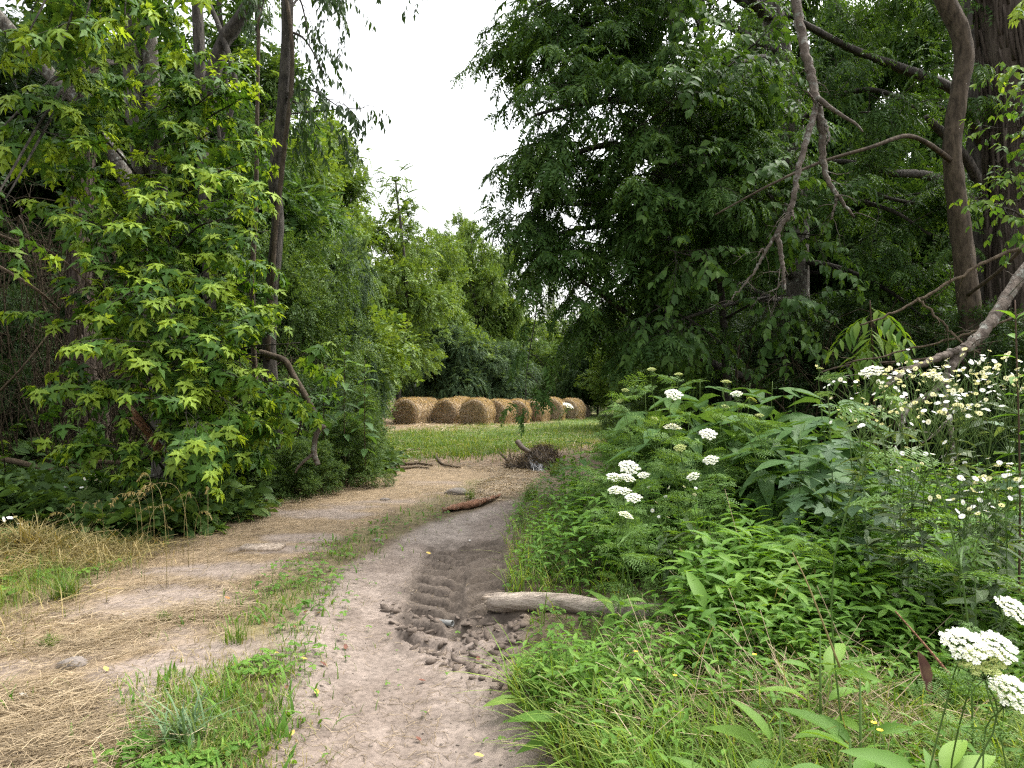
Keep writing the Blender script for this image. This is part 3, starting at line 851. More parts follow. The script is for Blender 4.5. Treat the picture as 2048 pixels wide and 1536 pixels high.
    for q in p:
        s = .006 + .028 * r.random() ** 2.2
        n = fbm(iv[:, 0] * 1.6 + r.random() * 50, iv[:, 1] * 1.6, iv[:, 2] * 1.6, o=3)
        v = iv * (.35 + 1.4 * n)[:, None] * s * np.array([r.uniform(.9, 2.2), r.uniform(.6, 1.1), r.uniform(.25, .6)])
        tl = r.normal(0, .35); v = v @ np.array([[math.cos(tl), 0, math.sin(tl)], [0, 1, 0], [-math.sin(tl), 0, math.cos(tl)]])
        a = r.uniform(0, 6.28); v = v @ np.array([[math.cos(a), math.sin(a), 0], [-math.sin(a), math.cos(a), 0], [0, 0, 1]])
        g.add(v + q, t=itr, tint=r.random())
    tag(g.build("mud_clods", plain_mat("mud", (.17, .135, .11), .9, (.075, .058, .046), 24, .15)), 'clods of churned mud beside the wheel marks', kind='stuff')
build_stuff()
# ------------------------------------------------------------------ crowns made of many sprays
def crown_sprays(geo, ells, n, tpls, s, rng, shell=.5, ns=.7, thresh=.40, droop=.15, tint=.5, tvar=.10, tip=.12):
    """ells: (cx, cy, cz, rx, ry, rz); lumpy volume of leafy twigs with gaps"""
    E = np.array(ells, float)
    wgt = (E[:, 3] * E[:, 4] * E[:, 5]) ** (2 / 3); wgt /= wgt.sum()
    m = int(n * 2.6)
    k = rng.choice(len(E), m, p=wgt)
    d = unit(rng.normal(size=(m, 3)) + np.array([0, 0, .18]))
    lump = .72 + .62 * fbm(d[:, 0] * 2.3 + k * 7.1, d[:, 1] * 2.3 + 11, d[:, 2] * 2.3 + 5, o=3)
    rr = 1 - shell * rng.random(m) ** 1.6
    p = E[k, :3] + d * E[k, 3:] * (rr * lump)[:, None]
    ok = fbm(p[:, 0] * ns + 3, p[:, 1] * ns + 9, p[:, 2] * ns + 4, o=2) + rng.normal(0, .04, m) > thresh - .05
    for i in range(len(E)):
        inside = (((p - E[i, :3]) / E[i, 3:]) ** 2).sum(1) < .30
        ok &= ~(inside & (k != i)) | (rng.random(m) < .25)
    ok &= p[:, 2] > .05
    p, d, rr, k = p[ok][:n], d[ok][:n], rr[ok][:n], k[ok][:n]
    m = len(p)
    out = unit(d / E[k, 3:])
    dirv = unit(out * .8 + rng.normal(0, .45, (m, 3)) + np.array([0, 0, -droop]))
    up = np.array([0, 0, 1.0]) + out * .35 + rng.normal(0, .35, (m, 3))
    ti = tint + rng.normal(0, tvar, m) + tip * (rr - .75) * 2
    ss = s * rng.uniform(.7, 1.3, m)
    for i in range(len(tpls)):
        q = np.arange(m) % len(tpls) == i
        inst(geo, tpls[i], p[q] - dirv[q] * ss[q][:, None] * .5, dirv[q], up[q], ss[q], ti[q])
def skeleton(geo, base, tops, r0, rng, sides=7):
    """trunk with limbs reaching the crown masses"""
    base = np.array(base, float)
    top = np.array(tops[0], float)
    mid = (base + top) / 2 + rng.normal(0, .15, 3) * np.linalg.norm(top - base) * .2
    tr = spline([base, mid, top], 10)
    tube(geo, tr, np.linspace(r0, r0 * .35, 10), sides, bump=.15, seed=rng.random() * 9)
    for t in tops[1:]:
        f = rng.uniform(.3, .75); a = tr[int(f * 9)]
        t = np.array(t, float)
        c = spline([a, (a + t) / 2 + np.array([0, 0, .12 * np.linalg.norm(t - a)]) + rng.normal(0, .15, 3), t], 7)
        tube(geo, c, np.linspace(r0 * .45, r0 * .10, 7), 5)
        for _ in range(3):
            b = c[rng.integers(3, 6)]
            tube(geo, spline([b, b + rng.normal(0, .5, 3) * .8 + (t - a) * .2], 4), np.linspace(r0 * .12, r0 * .03, 4), 4)

def plant_tree(name, label, cat, ells, n, tpls, s, mat, seed, r0=.12, group=None, bark=None, base=(0, 0, 0), **kw):
    rng = np.random.default_rng(seed)
    t = thing(name, label, cat, (0, 0, 0), group)
    g = Geo(); skeleton(g, np.array(base) - [0, 0, .15], [e[:3] for e in sorted(ells, key=lambda e: -e[2])], r0, rng)
    g.build("trunk", bark or M_BARKD, t, smooth=True)
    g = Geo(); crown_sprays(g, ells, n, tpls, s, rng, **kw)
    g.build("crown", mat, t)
    return t
SP_BROAD = [spray(9, T_DIAW, .34, seed=s, droop=.3) for s in range(4)]
SP_FINE = [spray(13, t_diamond(.5, .1), .20, seed=20 + s, droop=.15) for s in range(4)]
SP_PINN = [pinnate(7, t_diamond(.42, .08), .26, seed=40 + s, curve=.35, jit=4, dt=.05) for s in range(3)]
SP_PINNF = [pinnate(9, t_diamond(.36, .06), .20, seed=50 + s, curve=.45, jit=5, dt=.05) for s in range(3)]
SP_DROOP = [spray(11, T_DIAN, .30, seed=60 + s, droop=.8) for s in range(3)]

def ells_dome(w, h, n, rng, base=.25, big=.5):
    """cluster of ellipsoids filling a dome w wide, h tall"""
    out = [(0, 0, h * .55, w * .34, w * .34, h * .40)]
    for i in range(n):
        a = i * 2.399 + rng.normal(0, .3); f = (i + .5) / n
        z = h * (base + (.95 - base) * f)
        rad = w * .5 * math.sqrt(max(.05, 1 - ((f - .25) / .85) ** 2)) * rng.uniform(.55, .85)
        q = w * rng.uniform(.15, .24) * (1.15 - .35 * f)
        out.append((math.cos(a) * rad, math.sin(a) * rad, min(z, h - q * .7), q * rng.uniform(1, 1.3), q * rng.uniform(1, 1.3), q * rng.uniform(.7, .95)))
    return out
rg = np.random.default_rng(5)
# ---- first individuals of each kind stand in the background and are copied
def at(px, d):
    return (P(px, 790, d)[0], d, 0.0)
def put(root, used, px, d, rz, s, label, group, sz=None, mat=None, z=-.05):
    x, y, _ = at(px, d)
    if not used:
        root.location = (x, y, z); root.rotation_euler = (0, 0, rz); root.scale = (s, s, sz or s); root['label'] = label
        if group: root['group'] = group
        o = root; used.append(1)
    else:
        o = dup(root, (x, y, z), rz, s, label, group, sz)
    if mat is not None:
        for c in o.children:
            if c.name.startswith("crown") or c.name.startswith("foliage"):
                c.material_slots[0].link = 'OBJECT'; c.material_slots[0].material = mat
    return o

GT = "trees behind the clearing"
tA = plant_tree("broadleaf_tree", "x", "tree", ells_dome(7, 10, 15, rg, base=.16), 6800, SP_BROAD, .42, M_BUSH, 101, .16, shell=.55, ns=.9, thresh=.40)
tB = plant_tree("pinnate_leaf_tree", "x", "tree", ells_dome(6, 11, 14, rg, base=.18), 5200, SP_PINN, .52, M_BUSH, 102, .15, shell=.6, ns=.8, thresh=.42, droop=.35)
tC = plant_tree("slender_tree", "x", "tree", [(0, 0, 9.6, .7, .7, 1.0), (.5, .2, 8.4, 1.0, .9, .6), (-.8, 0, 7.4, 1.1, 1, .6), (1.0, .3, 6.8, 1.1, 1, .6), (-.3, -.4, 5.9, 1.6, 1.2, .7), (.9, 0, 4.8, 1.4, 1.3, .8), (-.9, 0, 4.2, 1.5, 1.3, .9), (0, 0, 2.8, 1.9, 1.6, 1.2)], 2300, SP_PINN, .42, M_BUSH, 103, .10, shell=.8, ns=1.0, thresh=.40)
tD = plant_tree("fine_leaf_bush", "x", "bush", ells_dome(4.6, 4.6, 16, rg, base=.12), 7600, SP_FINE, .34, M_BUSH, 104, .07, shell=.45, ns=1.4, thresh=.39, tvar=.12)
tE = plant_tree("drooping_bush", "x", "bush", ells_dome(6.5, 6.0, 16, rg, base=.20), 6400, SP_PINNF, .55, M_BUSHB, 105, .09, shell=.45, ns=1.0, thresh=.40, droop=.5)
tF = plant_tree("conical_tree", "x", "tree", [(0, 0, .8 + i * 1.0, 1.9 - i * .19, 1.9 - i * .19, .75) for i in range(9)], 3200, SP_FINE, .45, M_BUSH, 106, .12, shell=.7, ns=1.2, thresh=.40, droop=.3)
uA, uB, uC, uD, uE, uF = [], [], [], [], [], []
GB = "bushes along the clearing"
# left flank, from the near thicket back to the clearing
put(tA, uA, 500, 19.5, .3, .95, "tall broad-leaved tree rising behind the thin trunk on the left, light green crown", GT, 1.02, M_BUSHY)
put(tB, uB, 590, 24, 1.1, .92, "light green feathery tree beside the gap of sky, left of the slender sapling", GT, 1.02, M_BUSHY)
put(tD, uD, 560, 12.6, .4, .72, "fine-leaved bush mounded up behind the broken limb on the left", GB, .92)
put(tD, uD, 628, 18.5, 2.0, .86, "yellow-green bush bulging out toward the hay bales from the left", GB, 1.10, M_BUSHY)
put(tE, uE, 596, 16.5, .9, .56, "tall grey-green bush behind the big glossy-leaved plant", GB, 1.02)
put(tA, uA, 640, 30, 2.2, .72, "light green tree between the feathery tree and the slender sapling", GT, 1.08, M_BUSHY)
put(tB, uB, 655, 25.5, 2.6, .60, "feathery light green tree right behind the yellow-green bulging bush", GT, 1.06, M_BUSHY)
put(tA, uA, 945, 52, 2.9, .85, "pale green tree in the gap of sky left of the walnut", GT, 1.42, M_BUSHY)
put(tC, uC, 790, 33, .5, 1.24, "slender sparse sapling standing out against the sky above the bushes", GT, 1.22, M_BUSHY)
put(tA, uA, 850, 44, 1.5, 1.0, "rounded light green tree standing behind the left hay bales", GT, 1.26, M_BUSHY)
put(tA, uA, 740, 48, 2.6, 1.1, "rounded tree behind the slender sapling", GT, 1.1)
put(tB, uB, 912, 64, 2.2, 1.0, "distant pale tree in the middle of the gap of sky", GT, 1.68, M_BUSHY)
put(tE, uE, 890, 43, .2, 1.0, "arching grey-green bush overhanging the leftmost hay bales", GB, .98)
put(tE, uE, 985, 44, 2.4, .80, "blue-green drooping bush behind the middle of the hay bale row", GB, .82)
put(tD, uD, 680, 30, 3.0, 1.1, "dark shrub to the left of the leftmost hay bale", GB, .9)
put(tB, uB, 1000, 54, .8, 1.05, "feathery tree filling the gap behind the middle of the bale row", GT, 1.22)
put(tF, uF, 1105, 68, .3, 1.3, "pale conical tree seen through the gap under the walnut boughs", GT, 1.6, M_BUSHY)
put(tA, uA, 1060, 58, .9, .95, "dense tree behind the far end of the hay bale row", GT, .82)
put(tB, uB, 1165, 57, 1.9, .95, "feathery tree behind the weathered grey bale", GT, .78)
put(tD, uD, 1115, 52, .7, 1.4, "bush rising just behind the far end of the bale row", GB, 1.2)
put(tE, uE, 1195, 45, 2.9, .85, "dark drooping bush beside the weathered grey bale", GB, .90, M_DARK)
put(tA, uA, 1270, 40, 2.2, .9, "dense green tree on the right edge of the clearing", GT, .66)
put(tE, uE, 1310, 27, 1.0, .56, "dark green bush on the right edge of the clearing", GB, .70)
put(tD, uD, 1290, 13.2, 1.3, .38, "small-leaved bush at the corner where the right weeds meet the clearing", GB, .42)
put(tD, uD, 1375, 11.5, 2.3, .52, "dark small-leaved bush right behind the ragweed", GB, .46)
# right flank behind the walnut
put(tA, uA, 1400, 26, .4, .95, "green tree behind the hanging walnut boughs", GT, .66)
put(tB, uB, 1500, 24, 1.4, 1.05, "feathery tree behind the walnut's leaning trunk", GT, .66)
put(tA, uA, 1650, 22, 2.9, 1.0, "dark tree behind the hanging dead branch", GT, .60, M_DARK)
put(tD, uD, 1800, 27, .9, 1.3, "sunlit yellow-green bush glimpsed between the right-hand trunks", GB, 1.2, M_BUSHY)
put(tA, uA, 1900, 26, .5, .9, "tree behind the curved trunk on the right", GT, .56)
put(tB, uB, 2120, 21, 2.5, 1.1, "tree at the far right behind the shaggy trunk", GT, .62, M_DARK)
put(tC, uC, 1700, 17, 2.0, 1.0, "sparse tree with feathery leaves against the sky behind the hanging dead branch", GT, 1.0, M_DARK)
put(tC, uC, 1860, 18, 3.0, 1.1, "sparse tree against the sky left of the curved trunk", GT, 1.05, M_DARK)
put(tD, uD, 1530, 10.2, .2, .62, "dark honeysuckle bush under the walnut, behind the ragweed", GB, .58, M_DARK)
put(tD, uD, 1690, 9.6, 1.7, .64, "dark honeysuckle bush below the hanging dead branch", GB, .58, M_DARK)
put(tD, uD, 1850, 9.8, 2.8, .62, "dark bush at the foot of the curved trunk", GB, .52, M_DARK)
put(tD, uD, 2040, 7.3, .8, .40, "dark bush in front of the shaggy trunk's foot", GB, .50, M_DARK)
put(tB, uB, 1400, 15.5, 1.7, .58, "tall feathery tree backing the walnut's outer boughs", GT, .86, M_WALNUT)
put(tA, uA, 1530, 16.5, 0.7, .60, "tall broad-leaved tree backing the middle of the walnut crown", GT, .98, M_WALNUT)
put(tB, uB, 1700, 14.5, 2.2, .50, "feathery tree filling the sky between the hanging dead branch and the curved trunk", GT, .92, M_WALNUT)
put(tD, uD, 15, 9.3, 1.2, .32, "dark leafy bush at the far left edge in front of the bare brush", GB, .62, M_DARK)
put(tB, uB, 1590, 13.2, 0.9, .48, "feathery tree close behind the walnut's trunk, filling its upper crown", GT, .98, M_WALNUT)
put(tC, uC, 1850, 13.0, 1.1, .95, "sparse feathery tree between the curved trunk and the walnut", GT, 1.05, M_WALNUT)
put(tC, uC, 425, 13.0, 0.3, 1.0, "sparse tree behind the maple whose fine leaves fill the sky left of the crooked trunk", GT, 1.02, M_WALNUT)
put(tC, uC, 505, 14.5, 2.3, .9, "sparse feathery tree just left of the crooked trunk", GT, 1.05, M_BUSH)
# left thicket backing
put(tA, uA, 430, 17, 2.0, 1.0, "dark tree behind the maple, left of the thin trunk", GT, .85)
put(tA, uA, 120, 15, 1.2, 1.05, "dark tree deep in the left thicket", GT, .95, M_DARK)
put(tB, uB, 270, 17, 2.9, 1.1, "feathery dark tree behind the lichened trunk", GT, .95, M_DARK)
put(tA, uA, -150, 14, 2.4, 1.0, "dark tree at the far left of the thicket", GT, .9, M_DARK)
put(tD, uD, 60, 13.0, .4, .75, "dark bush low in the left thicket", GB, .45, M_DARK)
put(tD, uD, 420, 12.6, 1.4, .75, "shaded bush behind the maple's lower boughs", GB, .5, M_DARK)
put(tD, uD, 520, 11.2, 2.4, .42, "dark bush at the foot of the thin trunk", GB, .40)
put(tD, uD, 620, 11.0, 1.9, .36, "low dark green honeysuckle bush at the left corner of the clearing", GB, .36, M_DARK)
put(tD, uD, 700, 12.4, 1.1, .30, "rounded dark honeysuckle beside the sticks at the left corner of the clearing", GB, .33)
put(tD, uD, 610, 8.7, 2.2, .20, "small bush at the foot of the crooked trunk, nearest the straw", GB, .17)
put(tD, uD, 690, 9.8, 0.6, .26, "small bush below the glossy weeds, nearest the straw", GB, .24)
put(tD, uD, 500, 8.4, 1.2, .20, "small bush between the maple and the crooked trunk", GB, .15)

# ------------------------------------------------------------------ trees with hand-placed boughs
class Leaves:
    def __init__(s): s.p = []; s.d = []; s.u = []; s.s = []; s.t = []
    def add(s, p, d, u, sc, t): s.p.append(p); s.d.append(d); s.u.append(u); s.s.append(sc); s.t.append(t)
    def flush(s, geo, tpls):
        if not s.p: return
        p, d, u, sc, t = map(np.array, (s.p, s.d, s.u, s.s, s.t))
        for i in range(len(tpls)):
            q = np.arange(len(p)) % len(tpls) == i
            inst(geo, tpls[i], p[q], d[q], u[q], sc[q], t[q])
def twig_curve(p, d, L, rng, droop=.2, n=6, wig=.12):
    d = unit(np.array(d, float)); pts = [np.array(p, float)]
    for i in range(n):
        d = unit(d + rng.normal(0, wig, 3) + np.array([0, 0, -droop / n]))
        pts.append(pts[-1] + d * L / n)
    return np.array(pts)
def leafy_twig(bg, lv, p, d, L, rng, r, spacing, size, droop, hang, tint, tipt, pair=True):
    c = twig_curve(p, d, L, rng, droop)
    tube(bg, c, np.linspace(r, r * .3, len(c)), 4, cap=False)
    n = max(2, int(L / spacing))
    for i in range(n):
        f = .15 + .85 * (i + 1) / n
        k = min(len(c) - 2, int(f * (len(c) - 1))); ff = f * (len(c) - 1) - k
        q = c[k] * (1 - ff) + c[k + 1] * ff
        ax = unit(c[k + 1] - c[k]); sd = unit(np.cross(ax, [0, 0, 1.0]) + 1e-6)
        for s in ((-1, 1) if pair else (rng.choice([-1, 1]),)):
            dd = ax * rng.uniform(.2, .9) + sd * s * rng.uniform(.5, 1) + np.array([0, 0, -hang]) + rng.normal(0, .2, 3)
            up = np.array([0, 0, 1.0]) + ax * .5 + rng.normal(0, .3, 3)
            young = max(0, f - .8) / .2
            lv.add(q, dd, up, size * rng.uniform(.45, 1.2) * (1 - .25 * young), tint + tipt * young + rng.normal(0, .09))
    ax = unit(c[-1] - c[-2])
    lv.add(c[-1], ax + np.array([0, 0, -hang * .6]), np.array([0, 0, 1.0]) + rng.normal(0, .3, 3), size * .75, tint + tipt)
def bough(bg, lv, pts, r0, r1, rng, nb, L, tw, **kw):
    """limb along pts; sub-boughs carry leafy twigs"""
    c = spline(pts, 4 * len(pts) + 4)
    tube(bg, c, np.linspace(r0, r1, len(c)), 7, bump=.12, seed=rng.random() * 9)
    out = []
    for i in range(nb):
        f = kw.get('start', .3) + (1 - kw.get('start', .3)) * (i + rng.random()) / nb
        k = min(len(c) - 2, int(f * (len(c) - 1)))
        ax = unit(c[k + 1] - c[k])
        rad = unit(np.cross(ax, rng.normal(size=3)))
        d = ax * rng.uniform(.3, .9) + rad * 1.0 + np.array([0, 0, kw.get('lift', .1)]) + np.array(kw.get('toward', (0, 0, 0)))
        LL = L * rng.uniform(.6, 1.3) * (1.15 - .5 * f)
        s = twig_curve(c[k], d, LL, rng, kw.get('sag', .4), 8, .13)
        rr = max(.005, r1 * .55)
        tube(bg, s, np.linspace(rr, rr * .35, len(s)), 5, cap=False)
        for j in range(tw):
            g = .25 + .75 * (j + rng.random()) / tw
            m = min(len(s) - 2, int(g * (len(s) - 1)))
            a2 = unit(s[m + 1] - s[m]); sd = unit(np.cross(a2, [0, 0, 1.0]) + 1e-6) * (1 if j % 2 else -1)
            leafy_twig(bg, lv, s[m], a2 * .7 + sd * rng.uniform(.3, 1) + rng.normal(0, .25, 3), kw['tl'] * rng.uniform(.6, 1.3), rng, max(.003, rr * .35), kw['spacing'], kw['size'], kw.get('tdroop', .3), kw['hang'], kw.get('tint', .5), kw.get('tipt', .1), kw.get('pair', True))
        leafy_twig(bg, lv, s[-1], s[-1] - s[-2], kw['tl'], rng, max(.003, rr * .35), kw['spacing'], kw['size'], kw.get('tdroop', .3), kw['hang'], kw.get('tint', .5), kw.get('tipt', .1), kw.get('pair', True))
    return c

# ---- silver maple with sprouting trunk (left)
def build_maple():
    rng = np.random.default_rng(21)
    base = G(345, 1012)
    D = base[1]
    t = thing("maple_tree", "bright green maple with jagged leaves sprouting all along its lichened grey trunk", "tree", (base[0], D, 0))
    tr = spline([(base[0], D, -.2), P(340, 880, D), P(318, 620, D), P(300, 420, D + .1), P(282, 220, D + .1), P(272, 60, D + .1), P(268, -120, D), P(250, -320, D)], 34)
    g = Geo(); tube(g, tr, np.interp(np.arange(34), [0, 3, 10, 33], [.30, .20, .165, .135]), 24, bump=.10, seed=4)
    # second stem hugging the first
    s2 = spline([P(330, 900, D + .15), P(322, 560, D + .05), P(316, 330, D - .05), P(302, 120, D), P(296, -60, D), P(310, -260, D)], 20)
    tube(g, s2, np.linspace(.10, .075, 20), 10, bump=.1, seed=8)
    g.build("trunk", M_BARK, t, smooth=True)
    bg = Geo(); lv = Leaves()
    kw = dict(tl=.36, spacing=.095, size=.155, hang=.65, tint=.50, tipt=.45, sag=.5, lift=.25)
    def sprout(px, py, d, hub, r0=.018, nb=5, L=.6, tw=4, **k2):
        q = dict(kw); q.update(k2)
        h = np.array(hub); e = P(px, py, d)
        mid = (h + e) / 2 + np.array([0, 0, .12 * np.linalg.norm(e - h)])
        bough(bg, lv, [h, mid, e], r0, .006, rng, nb, L, tw, start=.35, **q)
    # (end px, end py, nearer than trunk by, trunk height py)
    ends = [(150, 620, 1.0, 820), (210, 580, 1.6, 760), (250, 520, 1.5, 690), (330, 560, 1.6, 720), (420, 540, 1.2, 700), (500, 560, .9, 720),
            (460, 430, 1.1, 560), (390, 400, 1.3, 560), (230, 430, 1.4, 560), (140, 430, 1.0, 580), 
            (480, 340, .9, 480), (420, 270, .8, 420), 
            (590, 690, .5, 800), (520, 700, 1.2, 820), (450, 690, 1.6, 830), (380, 660, 1.9, 800), (300, 690, 1.9, 830), (220, 700, 1.7, 840),
            (180, 790, 1.6, 900), (280, 800, 2.0, 900), (360, 790, 2.0, 890), (440, 780, 1.7, 880), (520, 790, 1.2, 880), (570, 770, .8, 870), 
            (330, 900, 1.9, 960), (400, 860, 1.8, 950), (270, 920, 1.6, 970), (380, 930, 1.5, 970), (310, 960, 1.4, 985), (460, 880, 1.3, 950),
            (420, 180, .6, 360), (360, 120, .6, 300), (220, 200, .8, 360), (150, 230, .6, 380), (480, 190, .3, 380), ]
    ys = np.array([1012, 880, 620, 420, 220, 60]); xs = np.array([345, 340, 318, 300, 282, 272])
    for px, py, dn, hy in ends:
        hx = np.interp(hy, ys[::-1], xs[::-1])
        sprout(px + rng.normal(0, 8), py + rng.normal(0, 8), D - dn, P(hx, hy, D), L=.50, nb=4, tw=3)
    # inner fill close to the trunk
    for i in range(9):
        hy = rng.uniform(250, 960); hx = np.interp(hy, ys[::-1], xs[::-1])
        sprout(hx + rng.normal(0, 120), hy - rng.uniform(0, 120), D - rng.uniform(-.6, 1.2), P(hx, hy, D), L=.5, nb=4, tw=3, tint=.40, tipt=.15)
    # the overhanging upper boughs at the top left
    top = tr[-8]
    for px, py, d in ((60, 60, 5.2), (170, 40, 5.4), (250, 30, 5.6), (20, 0, 5.0), (120, 100, 5.3), (300, -20, 5.8), (-60, 60, 5.0), (10, 400, 5.6), (-30, 430, 5.4), (-40, 300, 6.2), (60, 150, 6.4), (180, 130, 6.4), (330, 60, 6.6)):
        sprout(px, py, d, P(262, -150 if py < 200 else 120, D), r0=.03, nb=5, L=.45, tw=3)
    bg.build("branches", M_BARKD, t, smooth=True)
    lg = Geo(); lv.flush(lg, [T_MAPLE, T_MAPLE2, T_MAPLE])
    lg.build("foliage", M_MAPLE, t)
    # torn stub
    return t
build_maple()

# ---- thin trunk with drooping leaves
def build_thin():
    rng = np.random.default_rng(31)
    D = 8.9
    b = P(560, 1000, D)
    t = thing("thin_bark_tree", "thin dark crooked trunk left of the clearing, leaves hanging against the sky", "tree", (b[0], D, 0))
    tr = spline([(b[0], D, -.2), P(552, 860, D), P(538, 700, D), P(545, 560, D), P(556, 440, D), P(548, 360, D), P(562, 260, D), P(570, 140, D), P(575, 20, D), P(572, -150, D), P(560, -330, D)], 40)
    g = Geo(); tube(g, tr, np.interp(np.arange(40), [0, 3, 39], [.13, .088, .064]), 18, bump=.14, seed=2)
    g.build("trunk", M_BARKD, t, smooth=True)
    g = Geo()
    v = spline([P(535, 720, D - .1), P(548, 500, D - .15), P(565, 330, D - .15), P(583, 170, D - .15), P(582, 60, D - .1), P(560, -60, D), P(520, -200, D)], 30)
    tube(g, v, np.linspace(.035, .025, 30), 7, bump=.1)
    v = spline([P(520, 960, D + .2), P(505, 600, D + .2), P(512, 400, D + .3), P(515, 200, D + .3), P(520, -50, D + .3)], 24)
    tube(g, v, np.linspace(.04, .02, 24), 6, bump=.1)
    g.build("climbing_vine", M_BARKB, t, smooth=True)
    bg = Geo(); lv = Leaves()
    kw = dict(tl=.5, spacing=.075, size=.125, hang=1.1, tint=.42, tipt=.15, sag=1.3, lift=.1, tdroop=1.0, start=.25, pair=True)
    for a, m, e in (((572, -150, D), (640, -120, D - .2), (700, -30, D - .3)), ((572, -150, D), (700, -220, D - .4), (800, -70, D - .6)), ((570, -60, D), (640, -40, D - .2), (690, 30, D - .3)), ((572, -150, D), (540, -60, D - .4), (520, 40, D - .5)),
                    ((566, 190, D), (620, 180, D - .1), (680, 215, D - .2)), ((566, 190, D), (610, 220, D - .2), (640, 260, D - .2)), ((572, 60, D), (610, 80, D - .2), (650, 150, D - .2)), ((575, 30, D), (600, 0, D + .3), (620, 90, D + .3)), ((572, -150, D), (660, -150, D - .3), (760, -30, D - .5))):
        bough(bg, lv, [P(*a), P(*m), P(*e)], .02, .006, rng, 4, .32, 2, **kw)
    for a, m, e in (((572, -150, D), (720, -210, D - .4), (850, 10, D - .6)), ((560, 230, D), (660, 220, D), (735, 215, D))):
        bough(bg, lv, [P(*a), P(*m), P(*e)], .012, .003, rng, 3, .25, 2, **dict(kw, start=.82, tl=.28))
    bg.build("branches", M_BARKD, t, smooth=True)
    lg = Geo(); lv.flush(lg, [t_leaf(.36, .3, .08, (.4, .75), (1, .6))])
    lg.build("foliage", M_DARK, t)
build_thin()

# ---- bare trunks in the left thicket
def bare_trunk(name, label, ctrl, rad, mat, sides=9, bump=.14, cat="tree", extra=(), seed=0):
    p = np.array([P(*c) for c in ctrl]); b = p[0].copy()
    t = thing(name, label, cat, (b[0], b[1], 0))
    g = Geo()
    tube(g, spline(p, 5 * len(p)), np.interp(np.linspace(0, 1, 5 * len(p)), np.linspace(0, 1, len(rad)), rad), sides, bump=bump, seed=seed)
    g.build("trunk", mat, t, smooth=True)
    if extra:
        g = Geo()
        for c, r0, r1 in extra:
            q = spline([P(*k) for k in c], 5 * len(c)); tube(g, q, np.linspace(r0, r1, len(q)), 6, bump=.12, seed=seed + 1)
        g.build("branches", mat, t, smooth=True)
    return t
bare_trunk("dark_thin_tree", "thin dark trunk between the lichened maple and the crooked trunk",
           [(425, 960, 11.5), (420, 640, 11.5), (408, 350, 11.5), (400, 120, 11.5), (392, -60, 11.5), (390, -250, 11.5)], [.12, .10, .095, .085, .08], M_BARKD, seed=5,
           extra=[([(404, 250, 11.5), (440, 100, 11.3), (470, 50, 11.2), (545, -60, 11), (590, -150, 11)], .12, .09), ([(425, 320, 11.3), (470, 180, 11.2), (440, 60, 11.2), (405, -20, 11.3)], .05, .04), ([(405, 420, 11.5), (440, 330, 11.2), (430, 200, 11.0), (420, 120, 11)], .035, .02)])
bare_trunk("leaning_grey_tree", "grey trunk leaning from the far left into the thicket",
           [(330, 560, 10.5), (240, 330, 10.3), (165, 215, 10.1), (100, 150, 10), (20, 60, 9.8), (-80, -60, 9.6)], [.12, .11, .10, .09, .08], M_BARK, seed=7)

def build_shaggy(name, label, ctrl, rad, seed, strands=260, sides=16):
    """old trunk clad in stringy bark: tube plus peeling strips"""
    rng = np.random.default_rng(seed)
    p = spline([P(*c) for c in ctrl], 36); b = p[0]
    t = thing(name, label, "tree", (b[0], b[1], 0))
    rr = np.interp(np.linspace(0, 1, 36), np.linspace(0, 1, len(rad)), rad)
    g = Geo(); tube(g, p, rr, sides, bump=.12, seed=seed); g.build("trunk", M_SHAG, t, smooth=True)
    g = Geo()
    for i in range(strands):
        a = rng.uniform(0, 2 * np.pi); k = rng.integers(0, 30); m = rng.integers(3, 7)
        idx = np.arange(k, min(36, k + m))
        off = rr[idx] * rng.uniform(1.0, 1.07) + np.linspace(0, .02 * rng.random(), len(idx))
        aa = a + rng.normal(0, .03) + np.cumsum(rng.normal(0, .05, len(idx)))
        c = p[idx] + np.column_stack([np.cos(aa) * off, np.sin(aa) * off, np.zeros(len(idx))])
        if len(c) > 2: tube(g, c, rr[idx] * rng.uniform(.03, .075), 4)
    g.build("bark_strips", M_SHAG, t, smooth=True)
    return t
build_shaggy("shaggy_vine_trunk", "brown trunk clad in stringy bark, broad at its foot, left of the maple",
             [(205, 990, 9.6), (190, 900, 9.6), (172, 760, 9.7), (162, 640, 9.8), (160, 500, 9.9), (165, 380, 10), (172, 240, 10), (180, 60, 10), (190, -100, 10)], [.30, .22, .155, .13, .12, .11], 41, 240)

# ---- bare brown brush filling the left thicket
def build_brush(name, label, x0, x1, d0, d1, n, seed, h=2.6):
    rng = np.random.default_rng(seed)
    c = at((x0 + x1) / 2, (d0 + d1) / 2)
    t = thing(name, label, "brush", c)
    g = Geo()
    for i in range(n):
        d = rng.uniform(d0, d1); b = P(rng.uniform(x0, x1), 790, d); b[2] = -.05
        hh = h * rng.uniform(.3, 1.1)
        tipv = b + np.array([rng.normal(0, .5), rng.normal(0, .3), hh])
        mid = (b + tipv) / 2 + np.array([rng.normal(0, .25), rng.normal(0, .15), .1])
        q = spline([b, mid, tipv, tipv + np.array([rng.normal(0, .4), rng.normal(0, .2), -.1 * hh])], 9)
        r0 = rng.choice([.006, .009, .013, .02], p=[.4, .35, .2, .05])
        tube(g, q, np.linspace(r0, r0 * .4, 9), 4, cap=False)
        for _ in range(3):
            k = rng.integers(2, 8); e = q[k] + rng.normal(0, .35, 3) * np.array([1, .6, .8])
            tube(g, spline([q[k], (q[k] + e) / 2 + rng.normal(0, .06, 3), e], 5), np.linspace(r0 * .5, r0 * .2, 5), 3, cap=False)
    g.build("stems", M_BRUSH, t)
    return t
